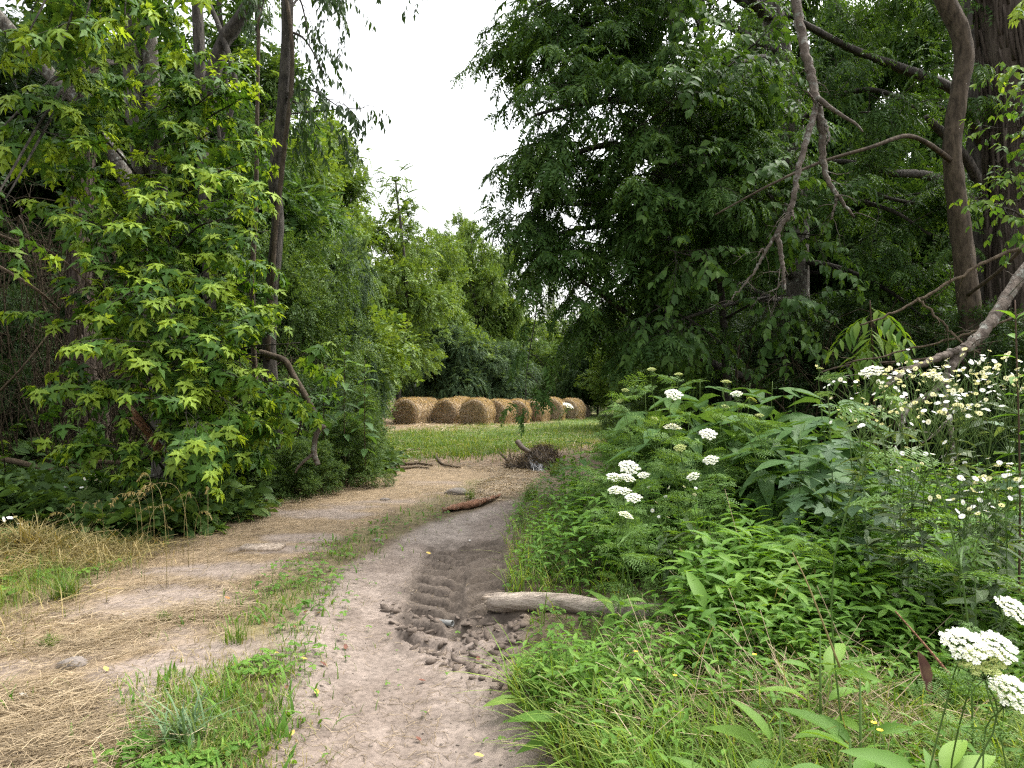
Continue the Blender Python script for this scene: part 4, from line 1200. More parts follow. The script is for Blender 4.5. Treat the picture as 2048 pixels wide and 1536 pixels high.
build_brush("bare_brush", "tangle of bare brown stems deep in the left thicket", -140, 260, 8.4, 11.0, 420, 51, 3.6)
build_brush("bare_brush", "tangle of bare brown stems under the maple's lower boughs", 240, 560, 9.2, 11.0, 120, 52, 1.8)
build_brush("bare_brush", "thin brown stems standing among the dark bushes on the right", 1450, 1900, 7.6, 9.5, 70, 53, 2.2)

# ---- walnut on the right, boughs over the track
SP_WAL = [pinnate(6, t_diamond(.36, .08), .30, seed=80 + s, curve=.40, droop=.5, jit=6, dt=.06) for s in range(4)]
def build_walnut():
    rng = np.random.default_rng(61)
    b = P(1615, 930, 10.5)
    t = thing("walnut_tree", "big dark walnut on the right whose leafy boughs hang out over the track", "tree", (b[0], b[1], 0))
    tr = [(1615, 960, 10.5), (1600, 760, 10.4), (1590, 600, 10.3), (1592, 420, 10.2), (1584, 260, 10), (1560, 110, 9.8), (1530, -60, 9.6), (1500, -300, 9.4)]
    p = spline([P(*c) for c in tr], 40)
    g = Geo(); tube(g, p, np.linspace(.24, .13, 40), 12, bump=.12, seed=3); g.build("trunk", M_BARK, t, smooth=True)
    bg = Geo(); lv = Leaves()
    kw = dict(tl=.42, spacing=.095, size=.235, hang=.45, tint=.47, tipt=.12, sag=.35, lift=.15, start=.30, pair=True)
    limbs = [
        ([(1588, 320, 10), (1510, 318, 9.5), (1400, 335, 9), (1320, 322, 8.5), (1240, 290, 8), (1170, 300, 7.8), (1100, 330, 7.7)], .09, .02, 15, 1.0),
        ([(1592, 560, 10.2), (1500, 470, 9.4), (1380, 445, 8.8), (1250, 450, 8.3), (1150, 460, 8), (1060, 490, 7.9)], .07, .015, 15, .9),
        ([(1590, 500, 10.2), (1450, 400, 9.2), (1300, 400, 8.4), (1170, 410, 8), (1060, 400, 7.8)], .06, .012, 13, .9),
        ([(1575, 190, 10), (1450, 120, 9.4), (1300, 100, 8.8), (1180, 110, 8.4), (1070, 130, 8.2)], .08, .015, 18, 1.0),
        ([(1560, 110, 9.8), (1430, 40, 9), (1300, 20, 8.2), (1190, 40, 7.8), (1110, 80, 7.7)], .06, .014, 15, .9),
        ([(1545, 40, 9.7), (1440, -60, 8.6), (1330, -80, 7.8), (1220, -40, 7.4)], .06, .014, 14, .9),
        ([(1545, 40, 9.7), (1400, -40, 9), (1200, -40, 8.4), (1120, -10, 8.2), (1050, 20, 8.2)], .07, .015, 14, 1.0),
        ([(1575, 200, 10), (1420, 210, 9), (1260, 200, 8.2), (1150, 210, 7.6), (1070, 230, 7.5)], .07, .015, 14, .9),
        ([(1604, 800, 10.3), (1440, 735, 8.9), (1360, 690, 8.5), (1275, 640, 8.2), (1190, 580, 7.9), (1110, 530, 7.8)], .065, .016, 10, .6),
        ([(1590, 620, 10.2), (1450, 560, 9.4), (1330, 560, 8.8), (1240, 570, 8.6), (1170, 590, 8.4)], .05, .012, 9, .6),
        ([(1592, 420, 10.1), (1480, 330, 8.6), (1400, 260, 7.6), (1330, 200, 7.0)], .06, .015, 12, .9),
        ([(1592, 480, 10.1), (1470, 420, 8.4), (1400, 400, 7.6), (1330, 420, 7.0)], .05, .015, 11, .8),
        ([(1592, 600, 10.1), (1500, 600, 8.8), (1420, 620, 8.0), (1330, 650, 7.6)], .045, .012, 10, .8),
        ([(1584, 260, 10), (1660, 200, 9.4), (1750, 180, 8.8), (1840, 220, 8.4)], .06, .015, 12, .9),
        ([(1592, 420, 10.2), (1680, 400, 9.6), (1780, 420, 9.2), (1860, 470, 9)], .055, .014, 12, .9),
        ([(1550, 60, 9.8), (1640, -40, 9.4), (1760, -60, 9), (1860, -20, 8.8)], .06, .015, 12, .9),
        ([(1545, 40, 9.7), (1480, -20, 8.6), (1400, 0, 7.8), (1330, 40, 7.2)], .05, .015, 11, .9),
        ([(1596, 520, 10.2), (1690, 540, 9.8), (1790, 590, 9.4), (1850, 640, 9.2)], .05, .012, 10, .8),
        ([(1590, 500, 10.2), (1560, 420, 9.0), (1530, 380, 8.0), (1500, 360, 7.4)], .05, .012, 10, .8),
        ([(1575, 190, 10), (1540, 120, 9.0), (1500, 120, 8.0), (1470, 130, 7.4)], .05, .012, 10, .8),
    ]
    for c, r0, r1, nb, L in limbs:
        bough(bg, lv, [P(*k) for k in c], r0, r1, rng, nb, L, 5, **kw)
    # drooping twig that hangs in front of the bales
    bough(bg, lv, [P(1080, 560, 7.8), P(1070, 640, 7.6), P(1055, 730, 7.5), P(1050, 800, 7.5)], .008, .003, rng, 5, .16, 2, **dict(kw, tl=.2, size=.22, start=.25, sag=1.2))
    bg.build("branches", M_BARKD, t, smooth=True)
    lg = Geo(); lv.flush(lg, SP_WAL)
    lg.build("foliage", M_WALNUT, t)
    print("walnut leaves", len(lv.p))
build_walnut()

# ---- broad-leaved young growth in front of the walnut trunk
def build_hackberry():
    rng = np.random.default_rng(62)
    b = P(1460, 930, 8.6)
    t = thing("broadleaf_sapling", "young tree with broad oval leaves in front of the walnut's trunk", "tree", (b[0], b[1], 0))
    p = spline([P(1460, 960, 8.6), P(1450, 700, 8.5), P(1430, 450, 8.3), P(1410, 250, 8.1), P(1400, 40, 8)], 24)
    g = Geo(); tube(g, p, np.linspace(.055, .025, 24), 8, bump=.1); g.build("trunk", M_BARKD, t, smooth=True)
    bg = Geo(); lv = Leaves()
    kw = dict(tl=.45, spacing=.085, size=.125, hang=.45, tint=.48, tipt=.15, sag=.5, lift=.1, start=.2, pair=True)
    for c in ([(1440, 560, 8.4), (1400, 520, 7.6), (1340, 500, 7.0)], [(1430, 420, 8.3), (1480, 380, 7.6), (1540, 360, 7.0)], [(1420, 300, 8.1), (1370, 240, 7.3), (1330, 200, 6.8)], [(1445, 640, 8.5), (1520, 600, 7.8), (1580, 590, 7.4)],
              [(1410, 200, 8.1), (1460, 130, 7.3), (1520, 80, 6.8)], [(1448, 690, 8.5), (1380, 640, 7.8), (1310, 610, 7.4)], [(1402, 60, 8), (1360, -20, 7.4), (1330, -60, 7)], [(1440, 500, 8.4), (1560, 470, 8), (1640, 470, 7.6)], [(1430, 420, 8.3), (1330, 360, 7.6), (1280, 340, 7.2)]):
        bough(bg, lv, [P(*k) for k in c], .018, .006, rng, 8, .6, 4, **kw)
    bg.build("branches", M_BARKD, t, smooth=True)
    lg = Geo(); lv.flush(lg, [t_leaf(.58, .3, .08, (.35, .72), (1, .7))]); lg.build("foliage", M_WALNUT, t)
build_hackberry()

# ---- trunks at the right edge
build_shaggy("shaggy_old_tree", "huge old trunk with shaggy peeling bark at the right edge",
             [(2032, 1000, 8.3), (2042, 760, 8.3), (2042, 560, 8.3), (2038, 380, 8.3), (2028, 200, 8.3), (2012, 60, 8.3), (1997, -80, 8.3), (1960, -260, 8.3)], [.40, .36, .34, .31, .28, .26], 71, 420, 20)
bare_trunk("dark_straight_tree", "dark straight trunk just behind the shaggy old trunk",
           [(1985, 960, 10.4), (1982, 700, 10.4), (1975, 420, 10.4), (1962, 200, 10.4), (1945, 40, 10.4), (1930, -120, 10.4), (1915, -300, 10.4)], [.25, .23, .22, .21, .20], M_BARKD, 20, seed=9,
           extra=[([(1975, 440, 10.4), (1920, 380, 10), (1850, 350, 9.6), (1780, 345, 9.2), (1700, 325, 8.9), (1640, 322, 8.6)], .085, .025), ([(1968, 300, 10.4), (1930, 210, 9.6), (1890, 170, 9.2), (1800, 135, 8.8), (1720, 105, 8.5), (1640, 65, 8.2), (1580, 30, 8.0)], .085, .03),
                  ([(1985, 430, 10.3), (1940, 330, 10.0), (1880, 260, 9.8), (1850, 235, 9.7)], .09, .05), ([(1960, 250, 10.4), (1880, 215, 10), (1800, 222, 9.6), (1720, 225, 9.4)], .03, .012), ([(1970, 420, 10.2), (1840, 408, 9.4), (1760, 390, 9.0), (1715, 355, 8.8)], .035, .014)])
bare_trunk("curved_smooth_tree", "smooth brown trunk bending like a bow in front of the two old trunks",
           [(1960, 960, 7.4), (1950, 760, 7.4), (1938, 600, 7.4), (1922, 470, 7.4), (1912, 380, 7.4), (1904, 300, 7.4), (1914, 210, 7.4), (1928, 120, 7.4), (1918, 60, 7.4), (1890, 0, 7.4), (1850, -90, 7.4), (1800, -220, 7.3)], [.12, .11, .102, .094, .088, .096, .09, .08], M_BARKB, 18, .07, seed=12,
           extra=[([(1900, 320, 7.35), (1860, 290, 7.1), (1812, 272, 6.9), (1740, 295, 6.7), (1640, 325, 6.6), (1540, 370, 6.5), (1430, 430, 6.5)], .030, .009), ([(1935, 590, 7.3), (2000, 540, 6.9), (2060, 480, 6.6)], .02, .015), ([(1960, 700, 7.2), (1830, 720, 7), (1700, 730, 6.9), (1640, 745, 6.8)], .014, .008)])
# ------------------------------------------------------------------ dead branches
def branch_thing(name, label, cat, parts, mat, sides=8, seed=0, group=None, bump=.07, wig=.0, twigs=0):
    rng = np.random.default_rng(seed)
    g = Geo(); first = None
    for c, r0, r1 in parts:
        q = spline(c if not isinstance(c[0], tuple) else [P(*k) for k in c], 7 * len(c))
        if wig: q[1:-1] += rng.normal(0, wig, (len(q) - 2, 3))
        if first is None: first = q[0]
        tube(g, q, np.linspace(r0, r1, len(q)), sides, bump=bump, seed=seed + len(c))
        for _ in range(twigs):
            k = rng.integers(len(q) // 4, len(q) - 1); rr = r0 + (r1 - r0) * k / len(q)
            ax = unit(q[k] - q[k - 1]); d = ax * rng.uniform(.2, 1) + rng.normal(0, .7, 3) + np.array([0, 0, -.25])
            w_ = twig_curve(q[k], d, rng.uniform(.08, .34), rng, .4, 5, .22)
            tube(g, w_, np.linspace(min(.006, rr * .4), .0012, len(w_)), 4, cap=False)
            e = twig_curve(w_[3], d + rng.normal(0, .6, 3), rng.uniform(.04, .14), rng, .3, 3, .2); tube(g, e, np.linspace(.0022, .0008, len(e)), 3, cap=False)
    o = g.build(name, mat, smooth=True, loc=first)
    tag(o, label, cat, group)
    return o
branch_thing("hanging_dead_branch", "bare lichened dead branch hanging down in front of the walnut, forked at the end", "branch",
    [([(1575, -120, 6.6), (1592, 0, 6.4), (1606, 80, 6.3), (1622, 150, 6.2), (1636, 215, 6.1)], .050, .036), ([(1634, 205, 6.1), (1612, 285, 6.0), (1596, 340, 5.95), (1590, 385, 5.9), (1578, 425, 5.9), (1552, 470, 5.9)], .029, .021),
     ([(1552, 470, 5.9), (1530, 505, 5.9), (1508, 545, 5.9), (1478, 580, 5.9), (1456, 606, 5.9)], .017, .004), ([(1553, 468, 5.9), (1562, 505, 5.9), (1566, 545, 5.88), (1570, 580, 5.85)], .026, .010), ([(1566, 560, 5.87), (1552, 578, 5.85), (1538, 584, 5.8)], .008, .003),
     ([(1636, 215, 6.1), (1645, 270, 6.1), (1646, 325, 6.1), (1658, 365, 6.05), (1680, 398, 6.0), (1708, 434, 6.0)], .040, .010), ([(1672, 390, 6.0), (1668, 418, 6.0), (1662, 440, 6.0)], .014, .006), ([(1648, 240, 6.1), (1658, 270, 6.0), (1652, 290, 5.95)], .014, .006),
     ([(1580, 410, 5.9), (1586, 430, 5.85), (1590, 438, 5.8)], .012, .004), ([(1530, 505, 5.9), (1522, 500, 5.85), (1516, 512, 5.8)], .01, .004), ([(1640, 225, 6.1), (1620, 190, 6.0), (1605, 180, 5.95)], .014, .004)],
    M_LICH, seed=3, wig=.005, twigs=4)
branch_thing("broken_branch_stub", "broken branch snag jutting down from the hanging dead branch", "branch",
    [([(1634, 195, 6.06), (1660, 215, 6.0), (1690, 235, 5.95), (1712, 248, 5.9), (1726, 264, 5.88)], .024, .006)], M_LICH, seed=4)
branch_thing("fallen_limb", "grey forked dead limb slanting down from the right edge into the daisies", "branch",
    [([(2130, 440, 4.7), (2048, 545, 4.6), (2000, 615, 4.5), (1965, 665, 4.4), (1925, 700, 4.3)], .042, .034), ([(1930, 697, 4.3), (1885, 712, 4.25), (1840, 730, 4.2), (1800, 750, 4.15), (1770, 775, 4.1)], .027, .012),
     ([(1922, 700, 4.3), (1900, 738, 4.25), (1884, 765, 4.2), (1850, 795, 4.15), (1818, 815, 4.1), (1806, 835, 4.05), (1806, 870, 4.0)], .028, .012), ([(1925, 705, 4.3), (1890, 770, 4.2), (1900, 850, 4.1), (1910, 920, 4.0)], .022, .012)],
    M_LICH, seed=6, wig=.005, twigs=4)
branch_thing("long_thin_branch", "long thin bare branch slanting across the shade above the white daisies", "branch",
    [([(2110, 470, 5.6), (1980, 520, 5.5), (1880, 575, 5.4), (1790, 625, 5.3), (1720, 650, 5.3)], .016, .007), ([(2110, 600, 5.2), (1960, 660, 5.2), (1860, 690, 5.2), (1690, 728, 5.2)], .010, .006), ([(1835, 596, 5.3), (1880, 640, 5.2), (1920, 680, 5.1), (1960, 706, 5.0)], .010, .007)], M_TWIG, seed=8, wig=.006, twigs=6)
branch_thing("broken_limb", "broken limb hanging in an elbow from the thin crooked trunk", "branch",
    [([(520, 705, 8.5), (545, 712, 8.4), (570, 722, 8.3), (585, 748, 8.3), (610, 790, 8.2), (635, 838, 8.1), (648, 858, 8.1)], .042, .034)], M_BARKB, seed=9)
branch_thing("fallen_forked_branch", "short grey forked branch standing in the bushes below the broken limb", "branch",
    [([(646, 850, 8.05), (632, 872, 8.05), (628, 905, 8.05), (636, 930, 8.05)], .030, .034), ([(629, 905, 8.05), (600, 930, 8.0), (590, 945, 8.0)], .02, .012)], M_LICH, seed=10)
branch_thing("torn_stub", "split reddish branch stub poking out of the maple leaves", "branch",
    [([(322, 905, 7.1), (306, 880, 6.95), (280, 840, 6.75), (262, 815, 6.65), (248, 798, 6.6)], .055, .010), ([(300, 872, 6.9), (280, 850, 6.72), (264, 835, 6.64)], .035, .014)], M_REDW, 6, seed=11)
branch_thing("fallen_log", "thin grey log lying along the left verge behind the dry grass", "log",
    [([np.r_[G(x, y), .09 + z] for x, y, z in ((-320, 1052, 0), (-60, 1052, .02), (80, 1045, .02), (180, 1048, .0), (240, 1058, -.06))], .062, .05)], M_BARKB, seed=12)
branch_thing("fallen_log", "mossy log slanting up from the verge toward the maple's foot", "log",
    [([np.r_[G(x, y), .07 + z] for x, y, z in ((178, 1066, -.03), (240, 1058, 0), (310, 1040, .02), (370, 1015, .06))], .055, .05)], M_BARK, seed=13)
branch_thing("fallen_log", "short brown log chunk lying under the maple", "log",
    [([np.r_[G(x, y), .16 + z] for x, y, z in ((205, 1038, -.03), (255, 1020, 0.0), (300, 1000, .05), (352, 975, .16))], .05, .042)], M_BARKB, seed=14)
branch_thing("fallen_limb", "pale limb lying low across the left thicket", "branch",
    [([(-60, 905, 8.4), (40, 925, 8.3), (110, 940, 8.2), (190, 925, 8.2), (250, 925, 8.2), (330, 915, 8.3)], .038, .02), ([(130, 903, 8.6), (200, 900, 8.6), (260, 908, 8.6)], .018, .01)], M_TWIG, seed=15)
branch_thing("thin_bare_branch", "thin bare branch crossing the darkness at the left edge", "branch",
    [([(-60, 440, 7.6), (20, 478, 7.6), (80, 492, 7.7), (150, 540, 7.9), (210, 600, 8.1)], .014, .012), ([(-60, 500, 7.9), (60, 570, 7.9), (120, 620, 8.2)], .02, .014), ([(-40, 820, 7.9), (40, 740, 7.9), (110, 650, 8.2)], .014, .008)], M_TWIG, seed=16)
# sticks on the far end of the track
for lab, pts, r in (("grey forked stick lying across the track's brown patch", [(870, 912), (878, 925), (888, 932), (920, 938)], .035), ("long dark stick at the left edge of the track's brown patch", [(785, 925), (805, 934), (835, 932), (864, 936)], .04),
                    ("thin dark stick in front of the long dark stick", [(795, 943), (830, 939), (858, 940)], .028), ("short stick on the grass edge left of the brown patch", [(808, 906), (825, 902), (840, 901)], .03), ("pale twig on the brown patch beside the dark hay clump", [(1000, 910), (1012, 920), (1022, 930)], .025)):
    p = [np.r_[G(*q), .04] for q in pts]
    for q in p: q[2] = gz(q[0], q[1])[0] + r * .8
    branch_thing("stick", lab, "stick", [(p, r, r * .5)], M_TWIG, 6, seed=len(lab), group="sticks on the track")

# ------------------------------------------------------------------ the bare log in the foreground
def build_log():
    a = G(978, 1232); b = G(1340, 1268)
    a3 = np.r_[a, gz(*a)[0] + .065]; b3 = np.r_[b[0], b[1], gz(*b)[0] + .050]
    rngl = np.random.default_rng(2)
    c = spline([a3, a3 * .6 + b3 * .4 + [0, 0, .02], a3 * .25 + b3 * .75 + [0, -.02, -.01], b3], 26)
    g = Geo()
    rad = np.interp(np.linspace(0, 1, 26), [0, .04, .3, .7, .8, 1], [.045, .056, .052, .049, .054, .040])
    tube(g, c, rad, 18, bump=.07, seed=5)
    o = thing("bare_log", "bare pale log without bark lying from the muddy wheel marks into the green weeds", "log", c[0])
    g.build("log_body", M_LOG, o, smooth=True)
    g = Geo()
    e = c[0]; dirv = unit(c[0] - c[1])
    for i in range(9):
        ang = i * .7; off = np.array([0, math.cos(ang), math.sin(ang)]) * .036
        tube(g, [e + off - dirv * .03, e + off * .95 + dirv * (.012 + .03 * (i * 37 % 7) / 7), e + off * .7 + dirv * (.02 + .04 * (i * 53 % 5) / 5)], [.017, .013, .003], 5)
    g.build("splintered_end", M_DEADB, o, smooth=True)
    g = Geo(); k = c[6]
    tube(g, [k + [0, -.05, -.03], k + [0, -.085, -.05], k + [.01, -.10, -.055]], [.02, .016, .010], 7)
    g.build("knot", M_BARKB, o, smooth=True)
build_log()
def build_slab():
    c = np.array([np.r_[G(x, y), 0] for x, y in ((885, 1026), (915, 1020), (960, 1012), (1000, 996))])
    for q in c: q[2] = gz(q[0], q[1])[0] + .03
    q = spline(c, 16)
    rng = np.random.default_rng(4); g = Geo()
    n = 16; V = []
    for i in range(n):
        f = i / (n - 1); w = .085 * math.sin(math.pi * (.12 + .80 * f)) * (1 + .3 * math.sin(i * 1.9)) + .012; h = .035 * math.sin(math.pi * (.15 + .8 * f)) + .012
        for k, (a, b) in enumerate(((-1, 0), (-.7, .8), (-.1, 1.0), (.5, .7), (1, .1), (.4, -.5), (-.4, -.5))):
            V.append(q[i] + np.array([-.25 * a * w, a * w, b * h]) + rng.normal(0, .008, 3))
    Q = [[i * 7 + k, i * 7 + (k + 1) % 7, (i + 1) * 7 + (k + 1) % 7, (i + 1) * 7 + k] for i in range(n - 1) for k in range(7)]
    g.add(V, q=Q)
    o = g.build("splintered_wood_slab", M_REDW, loc=q[0]); tag(o, "splintered reddish slab of wood lying across the middle of the track", "wood slab")
build_slab()
def build_board():
    a = np.r_[G(484, 1100), 0]; b = np.r_[G(566, 1099), 0]
    u = unit(b - a); s = np.array([-u[1], u[0], 0]) * .09; h = np.array([0, 0, .035])
    z = np.array([0, 0, max(gz(a[0], a[1])[0], gz(b[0], b[1])[0]) - .006])
    import bmesh
    V = [a - s + z, b - s + z, b + s + z, a + s + z, a - s * .9 + z + h, b - s * .95 + z + h * .8, b + s * .9 + z + h, a + s + z + h * .9]
    g = Geo(); g.add(V, q=[[3, 2, 1, 0], [4, 5, 6, 7], [0, 1, 5, 4], [1, 2, 6, 5], [2, 3, 7, 6], [3, 0, 4, 7]])
    o = g.build("wooden_board", M_DEADB, loc=a); tag(o, "weathered board half buried in straw at the left edge of the track", "board")
build_board()
def build_pipe():
    c = np.r_[G(905, 1238), 0]; c[2] = gz(c[0], c[1])[0] + .03
    g = Geo()
    n = 16; ang = np.linspace(0, 2 * np.pi, n, endpoint=False)
    d = unit(np.array([.8, -.5, .1])); u = unit(np.cross(d, [0, 0, 1])); w = np.cross(u, d)
    V = []
    for L, r in ((-.12, .018), (0, .018), (0, .013), (-.10, .013)):
        V += [c + d * L + (u * math.cos(a) + w * math.sin(a)) * r for a in ang]
    Q = [[i * n + k, i * n + (k + 1) % n, (i + 1) * n + (k + 1) % n, (i + 1) * n + k] for i in range(3) for k in range(n)]
    g.add(V, q=Q); o = g.build("pipe_end", plain_mat("grey_plastic", (.20, .20, .19), .5), smooth=True, loc=c); tag(o, "open end of a small grey pipe sticking out of the churned mud", "pipe")
build_pipe()

# ------------------------------------------------------------------ hay bales
def build_bales():
    rng = np.random.default_rng(8)
    Rr, Lh = .62, .70
    axis = unit(np.array([.60, .80, 0])); 
    m_hay = straw_mat("hay", (.22, .165, .112), (.46, .36, .25), (.62, .51, .38))
    root = thing("hay_bale", "x", "hay bale", (0, 0, 0), "round hay bales at the edge of the clearing")
    # body: local axis along y, resting on z=0
    g = Geo(); ns, nl = 64, 20
    ang = np.linspace(0, 2 * np.pi, ns, endpoint=False)
    prof = [(-Lh, .02), (-Lh - .02, .25), (-Lh - .01, .45), (-Lh + .02, .56), (-Lh + .07, .605)] + [(y, Rr) for y in np.linspace(-Lh + .14, Lh - .14, nl)] + [(Lh - .07, .605), (Lh - .02, .56), (Lh + .01, .45), (Lh + .02, .25), (Lh, .02)]
    V = []
    for y, r in prof:
        a = ang
        nz = (fbm(np.cos(a) * 2.5 + 5, np.sin(a) * 2.5 + 5, np.full(ns, y * 4 + 9), o=4) - .46) * .14
        rr = r * (1 + nz)
        x = np.cos(a) * rr; z = np.sin(a) * rr
        z = np.where(z < -.48, -.48 - (z + .48) * -.25, z)
        yy = y + (fbm(x * 6, z * 6 + 3, o=3) - .46) * (.10 if abs(y) > Lh - .1 else .0)
        V.append(np.column_stack([x * 1.03, yy * np.ones(ns), z + .515]))
    V = np.concatenate(V); npf = len(prof)
    Q = [[i * ns + k, i * ns + (k + 1) % ns, (i + 1) * ns + (k + 1) % ns, (i + 1) * ns + k] for i in range(npf - 1) for k in range(ns)]
    g.add(V, q=Q, tint=.46); g.build("hay_roll", m_hay, root, smooth=True)
    # loose stalks wrapped round the roll
    g = Geo(); n = 3600
    a = rng.uniform(0, 2 * np.pi, n); y = rng.uniform(-Lh, Lh, n)
    p = np.column_stack([np.cos(a) * (Rr + .012), y, np.sin(a) * (Rr + .012) + .515]); ok = p[:, 2] > .03
    p, a = p[ok], a[ok]; n = len(p)
    tang = np.column_stack([-np.sin(a), rng.normal(0, .30, n), np.cos(a)]) * rng.choice([-1, 1], n)[:, None] + np.column_stack([np.cos(a), np.zeros(n), np.sin(a)]) * rng.uniform(-.1, .12, n)[:, None]
    up = np.column_stack([np.cos(a), np.zeros(n), np.sin(a)]) + rng.normal(0, .4, (n, 3))
    inst(g, t_diamond(.035, 0, .5), p, tang, up, rng.uniform(.16, .42, n), .55 + rng.normal(0, .2, n))
    # spiral face stalks
    for sgn in (-1, 1):
        n = 2200; r = Rr * np.sqrt(rng.random(n)) * .96; a = rng.uniform(0, 2 * np.pi, n)
        p = np.column_stack([np.cos(a) * r, np.full(n, sgn * (Lh + .03)) + rng.normal(0, .012, n), np.sin(a) * r + .515]); ok = p[:, 2] > .03
        p, a = p[ok], a[ok]; n = len(p)
        tang = np.column_stack([-np.sin(a), sgn * rng.uniform(-.2, .5, n), np.cos(a)]) + rng.normal(0, .35, (n, 3))
        inst(g, t_diamond(.045, 0, .5), p, tang, np.tile([0, sgn * 1.0, 0], (n, 1)) + rng.normal(0, .4, (n, 3)), rng.uniform(.08, .24, n), .46 + rng.normal(0, .26, n))
    # skirt of straw hanging at the foot
    n = 900; y = rng.uniform(-Lh, Lh, n); s = rng.choice([-1, 1], n)
    p = np.column_stack([s * rng.uniform(.45, .62, n), y, rng.uniform(.12, .5, n)])
    inst(g, t_diamond(.035, 0, .5), p, np.column_stack([s * .25, rng.normal(0, .3, n), -np.ones(n)]), np.column_stack([s, np.zeros(n), np.zeros(n)]), rng.uniform(.15, .4, n), .6 + rng.normal(0, .15, n))
    g.build("loose_straw", m_hay, root)
    rz = -math.atan2(.30, .954)
    used = False
    rows = [((824, 31.0), 2, ["leftmost round hay bale, its dark coiled end facing the camera", "hay bale just behind the leftmost bale"]),
            ((899, 31.8), 2, ["second round hay bale from the left in front, between two bales", "hay bale behind the second bale from the left"] ),
            ((957, 30.6), 6, ["third round hay bale from the left in front, start of the long row", "second hay bale along the long row", "third hay bale along the long row", "fourth hay bale along the long row, behind the hanging twig", "fifth hay bale along the long row", "farthest golden hay bale at the right end of the long row"])]
    for (px, d), n, labs in rows:
        s0 = np.array(at(px, d))
        for k in range(n):
            q = s0 + (axis if n > 3 else np.array([.30, .954, 0])) * (k * (1.52 if n > 3 else 1.45) + rng.normal(0, .04)) + np.array([rng.normal(0, .08), 0, 0])
            q[2] = gz(q[0], q[1])[0] - .02
            r2 = rz + rng.normal(0, .09); sc_ = rng.uniform(.92, 1.06) * (1 if k == 0 else .96)
            if rng.random() < .5: r2 += math.pi
            if not used:
                root.location = tuple(q); root.rotation_euler = (0, 0, r2); root['label'] = labs[k]; used = True
            else:
                o = dup(root, q, r2, sc_, labs[k])
    q = np.array(at(1152, 40)); q[2] = gz(q[0], q[1])[0] - .25
    o = dup(root, q, rz + .5, .98, "weathered grey-brown slumped bale at the far right of the row", sz=.92)
    m_old = straw_mat("old_hay", (.10, .075, .055), (.19, .145, .115), (.28, .22, .18))
    for c in o.children:
        c.material_slots[0].link = 'OBJECT'; c.material_slots[0].material = m_old
build_bales()

# ------------------------------------------------------------------ torn dark hay clump by the track
def build_clump():
    rng = np.random.default_rng(17)
    c = np.r_[G(1074, 936), 0]; c[2] = gz(c[0], c[1])[0]
    t = thing("old_hay_heap", "heap of rotten dark hay with torn shiny netting at the right side of the track", "hay heap", c)
    m = straw_mat("rotten_hay", (.055, .042, .032), (.16, .125, .095), (.32, .26, .20))
    g = Geo()
    a3 = lambda px, py, z: np.r_[G(px, py)[0], G(px, py)[1], z]
    for cx, cy, rx, ry, rz_, n in ((0, 0, .34, .34, .32, 1300), (-.36, .1, .25, .22, .10, 350), (.08, .22, .30, .3, .42, 800)):
        d = unit(rng.normal(size=(n, 3))); d[:, 2] = np.abs(d[:, 2])
        p = c + np.array([cx, cy, 0]) + d * np.array([rx, ry, rz_]) * (rng.uniform(.6, 1.05, n) ** .5)[:, None]
        tang = np.cross(d, rng.normal(0, 1, (n, 3))) + np.array([.3, 0, -.3])
        inst(g, t_diamond(.05, 0, .5), p, tang, d + rng.normal(0, .4, (n, 3)), rng.uniform(.12, .42, n), .45 + rng.normal(0, .25, n))
    g.build("hay_tufts", m, t)
    g = Geo(); iv = []
    n = 24
    uu, vv = np.meshgrid(np.linspace(0, 2 * np.pi, 28, endpoint=False), np.linspace(0, 1, 8))
    r = np.cos(vv * np.pi / 2)
    x = np.cos(uu) * r * .34; y = np.sin(uu) * r * .33; z = np.sin(vv * np.pi / 2) * .32
    nz = fbm(x * 5 + 3, y * 5, z * 5, o=3)
    V = np.column_stack([(x * (.7 + .5 * nz)).ravel(), (y * (.7 + .5 * nz)).ravel(), (z * (.6 + .7 * nz)).ravel()]) + c
    Q = [[i * 28 + k, i * 28 + (k + 1) % 28, (i + 1) * 28 + (k + 1) % 28, (i + 1) * 28 + k] for i in range(7) for k in range(28)]
    g.add(V, q=Q, tint=.25); g.build("heap_core", m, t, smooth=True)
    # crumpled netting
    g = Geo(); nx, ny = 22, 12
    U, W = np.meshgrid(np.linspace(0, 1, nx), np.linspace(0, 1, ny))
    a = P(1062, 912, c[1] - .05); b = P(1085, 955, c[1] - .55); s = P(1103, 938, c[1] - .45) - P(1078, 940, c[1] - .45)
    pos = a + (b - a) * U[..., None] + s * (W[..., None] - .5) * (.6 + .6 * U[..., None])
    pos[..., 2] += (fbm(U * 14, W * 7, o=3) - .45) * .22; pos[..., 1] -= (fbm(U * 11 + 7, W * 9, o=3)) * .18 + .02
    i, j = np.meshgrid(np.arange(ny - 1), np.arange(nx - 1), indexing='ij')
    Q = np.stack([i * nx + j, i * nx + j + 1, (i + 1) * nx + j + 1, (i + 1) * nx + j], -1).reshape(-1, 4)
    Q = Q[rng.random(len(Q)) < .75]
    g.add(pos.reshape(-1, 3), q=Q)
    g.build("torn_netting", plain_mat("net_wrap", (.40, .41, .42), .4, (.12, .11, .10), 26, .5), t)
    g = Geo(); q = [P(1034, 883, c[1] + .1), P(1045, 895, c[1]), P(1062, 905, c[1] - .1)]
    tube(g, spline(q, 8), np.linspace(.05, .03, 8), 6, bump=.2); g.build("rope_end", m, t, smooth=True)
build_clump()

